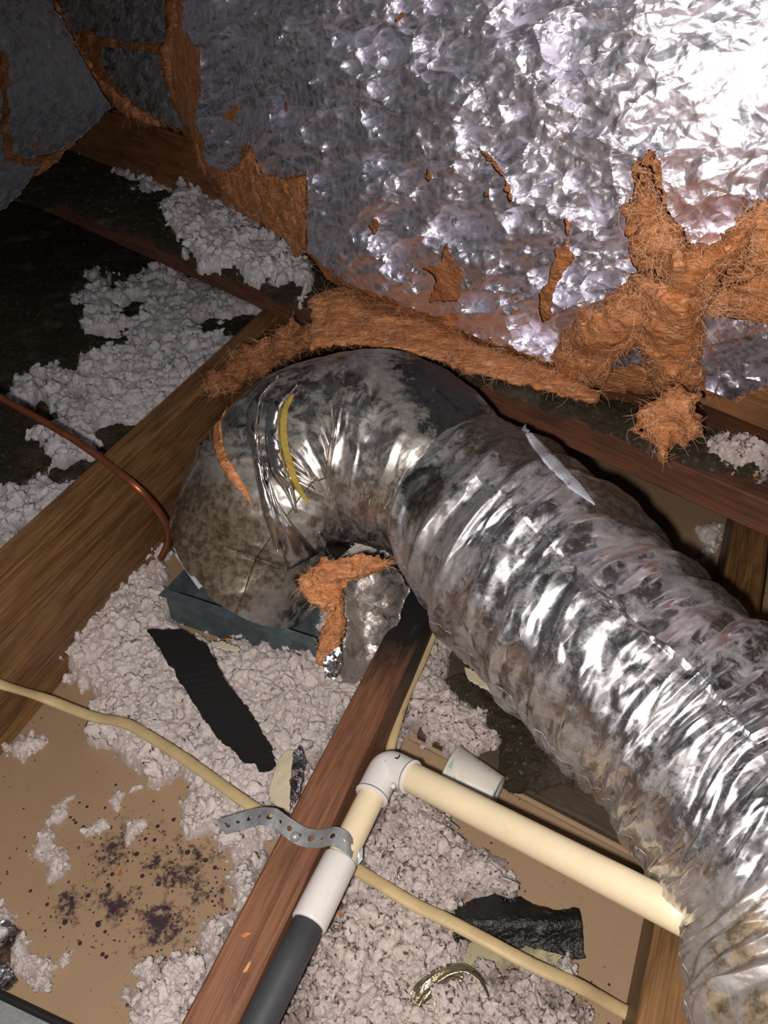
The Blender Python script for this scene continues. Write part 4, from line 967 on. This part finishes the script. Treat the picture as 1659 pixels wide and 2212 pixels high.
# little metal discs and screws
def disc(px, py, h, r, tilt, label, m='steel'):
    c = F(px, py, h); ns = 28; V = [Vector((0, 0, .0006))]; Fc = []
    for rr, z in ((r*.25, .0006), (r*.8, 0), (r, .0005), (r, -.0004)):
        for k in range(ns): a = 2*math.pi*k/ns; V.append(Vector((rr*math.cos(a), rr*math.sin(a), z)))
    for k in range(ns): Fc.append((0, 1+k, 1+(k+1) % ns))
    for i in range(3):
        for k in range(ns): Fc.append((1+i*ns+k, 1+(i+1)*ns+k, 1+(i+1)*ns+(k+1) % ns, 1+i*ns+(k+1) % ns))
    o = mesh_obj('metal_disc', V, Fc, M[m], loc=c); o.rotation_euler = tilt; tag(o, label, 'disc')
disc(884, 1890, .036, .0115, (.25, .3, 0), 'round shiny metal disc on the insulation right of the coupling')
disc(1212, 2168, .022, .0125, (-.3, .2, 0), 'dull metal disc half buried by the cable near the bottom')
def screw(px, py, h, ang, label):
    c = F(px, py, h); d = Vector((math.cos(ang), math.sin(ang), .1)).normalized(); t = thing('screw', label, 'screw', loc=c); L = .013
    a = sweep('head', [c - d*.0012, c, c + d*.0008], [.0032, .0034, .0015], None, M['zinc'], ns=12, n=2)
    b = sweep('shank', [c + d*.0005 + d*(L*i/16) for i in range(17)], [.0014, .0010]*9, None, M['zinc'], ns=8, n=1)
    kids(t, a, b)
screw(968, 1772, .024, -.8, 'small grey screw in the insulation below the cream pipe')
screw(1075, 1893, .024, -.4, 'small grey screw just above the black scrap')

# flakes of wood and bark, one object each
rnd = random.Random(9)
def flake(px, py, h, L, w, ang, label, group=None, m='flake'):
    c = F(px, py, h); ns = 10; top = []
    for k in range(ns):
        a = 2*math.pi*k/ns; rr = rnd.uniform(.75, 1.1); top.append((math.cos(a)*L*.5*rr, math.sin(a)*w*.5*rr, rnd.uniform(0, .0012)))
    V = top + [(a*.9, b*.9, -.001) for a, b, _ in top]; Fc = [tuple(range(ns)), tuple(range(2*ns-1, ns-1, -1))] + [(k, ns+k, ns+(k+1) % ns, (k+1) % ns) for k in range(ns)]
    o = mesh_obj('wood_flake', V, Fc, M[m], smooth=False, loc=c); o.rotation_euler = (rnd.uniform(-.3, .3), rnd.uniform(-.3, .3), ang); tag(o, label, 'wood flake', group)
G = 'orange wood flakes in the debris'
flake(945, 1962, .024, .020, .006, -.9, 'large orange wood flake beside the tan cable and black scrap')
flake(808, 1838, .030, .009, .006, .2, 'orange flake in the insulation right of the strap')
flake(895, 1852, .030, .006, .004, .6, 'small orange flake above the shiny disc')
flake(255, 1882, .002, .010, .003, 1.2, 'orange flake on the mould-stained board')
flake(492, 1380, .066, .008, .004, .3, 'orange flake by the metal boot, above the felt strip')
flake(1632, 1026, HP+.018, .008, .005, .3, 'orange flake on the plate at the right edge')
flake(533, 2092, .0905, .012, .003, 1.1, 'orange flake lying on the centre timber near the bottom')
flake(530, 2020, .0905, .008, .003, .4, 'orange flake on the centre timber beside the grey pipe')
flake(108, 1484, .002, .011, .003, -.2, 'orange flake by the joist foot, under the cable')
flake(736, 1972, .030, .008, .005, .5, 'orange-red flake right of the white coupling')
flake(700, 2080, .028, .009, .007, .9, 'orange-red flake beside the dark grey pipe')
for k in range(26):
    while True:
        px, py = rnd.uniform(620, 1150), rnd.uniform(1740, 2200)
        if float(sdf(bayC2, np.array([px]), np.array([py]))[0]) > 15 and px > 760 + (2212-py)*.1: break
    flake(px, py, .028, rnd.uniform(.003, .006), .0025, rnd.uniform(0, 3), 'tiny brown wood crumb in the speckled insulation', 'brown crumbs in the speckled insulation', 'flake')
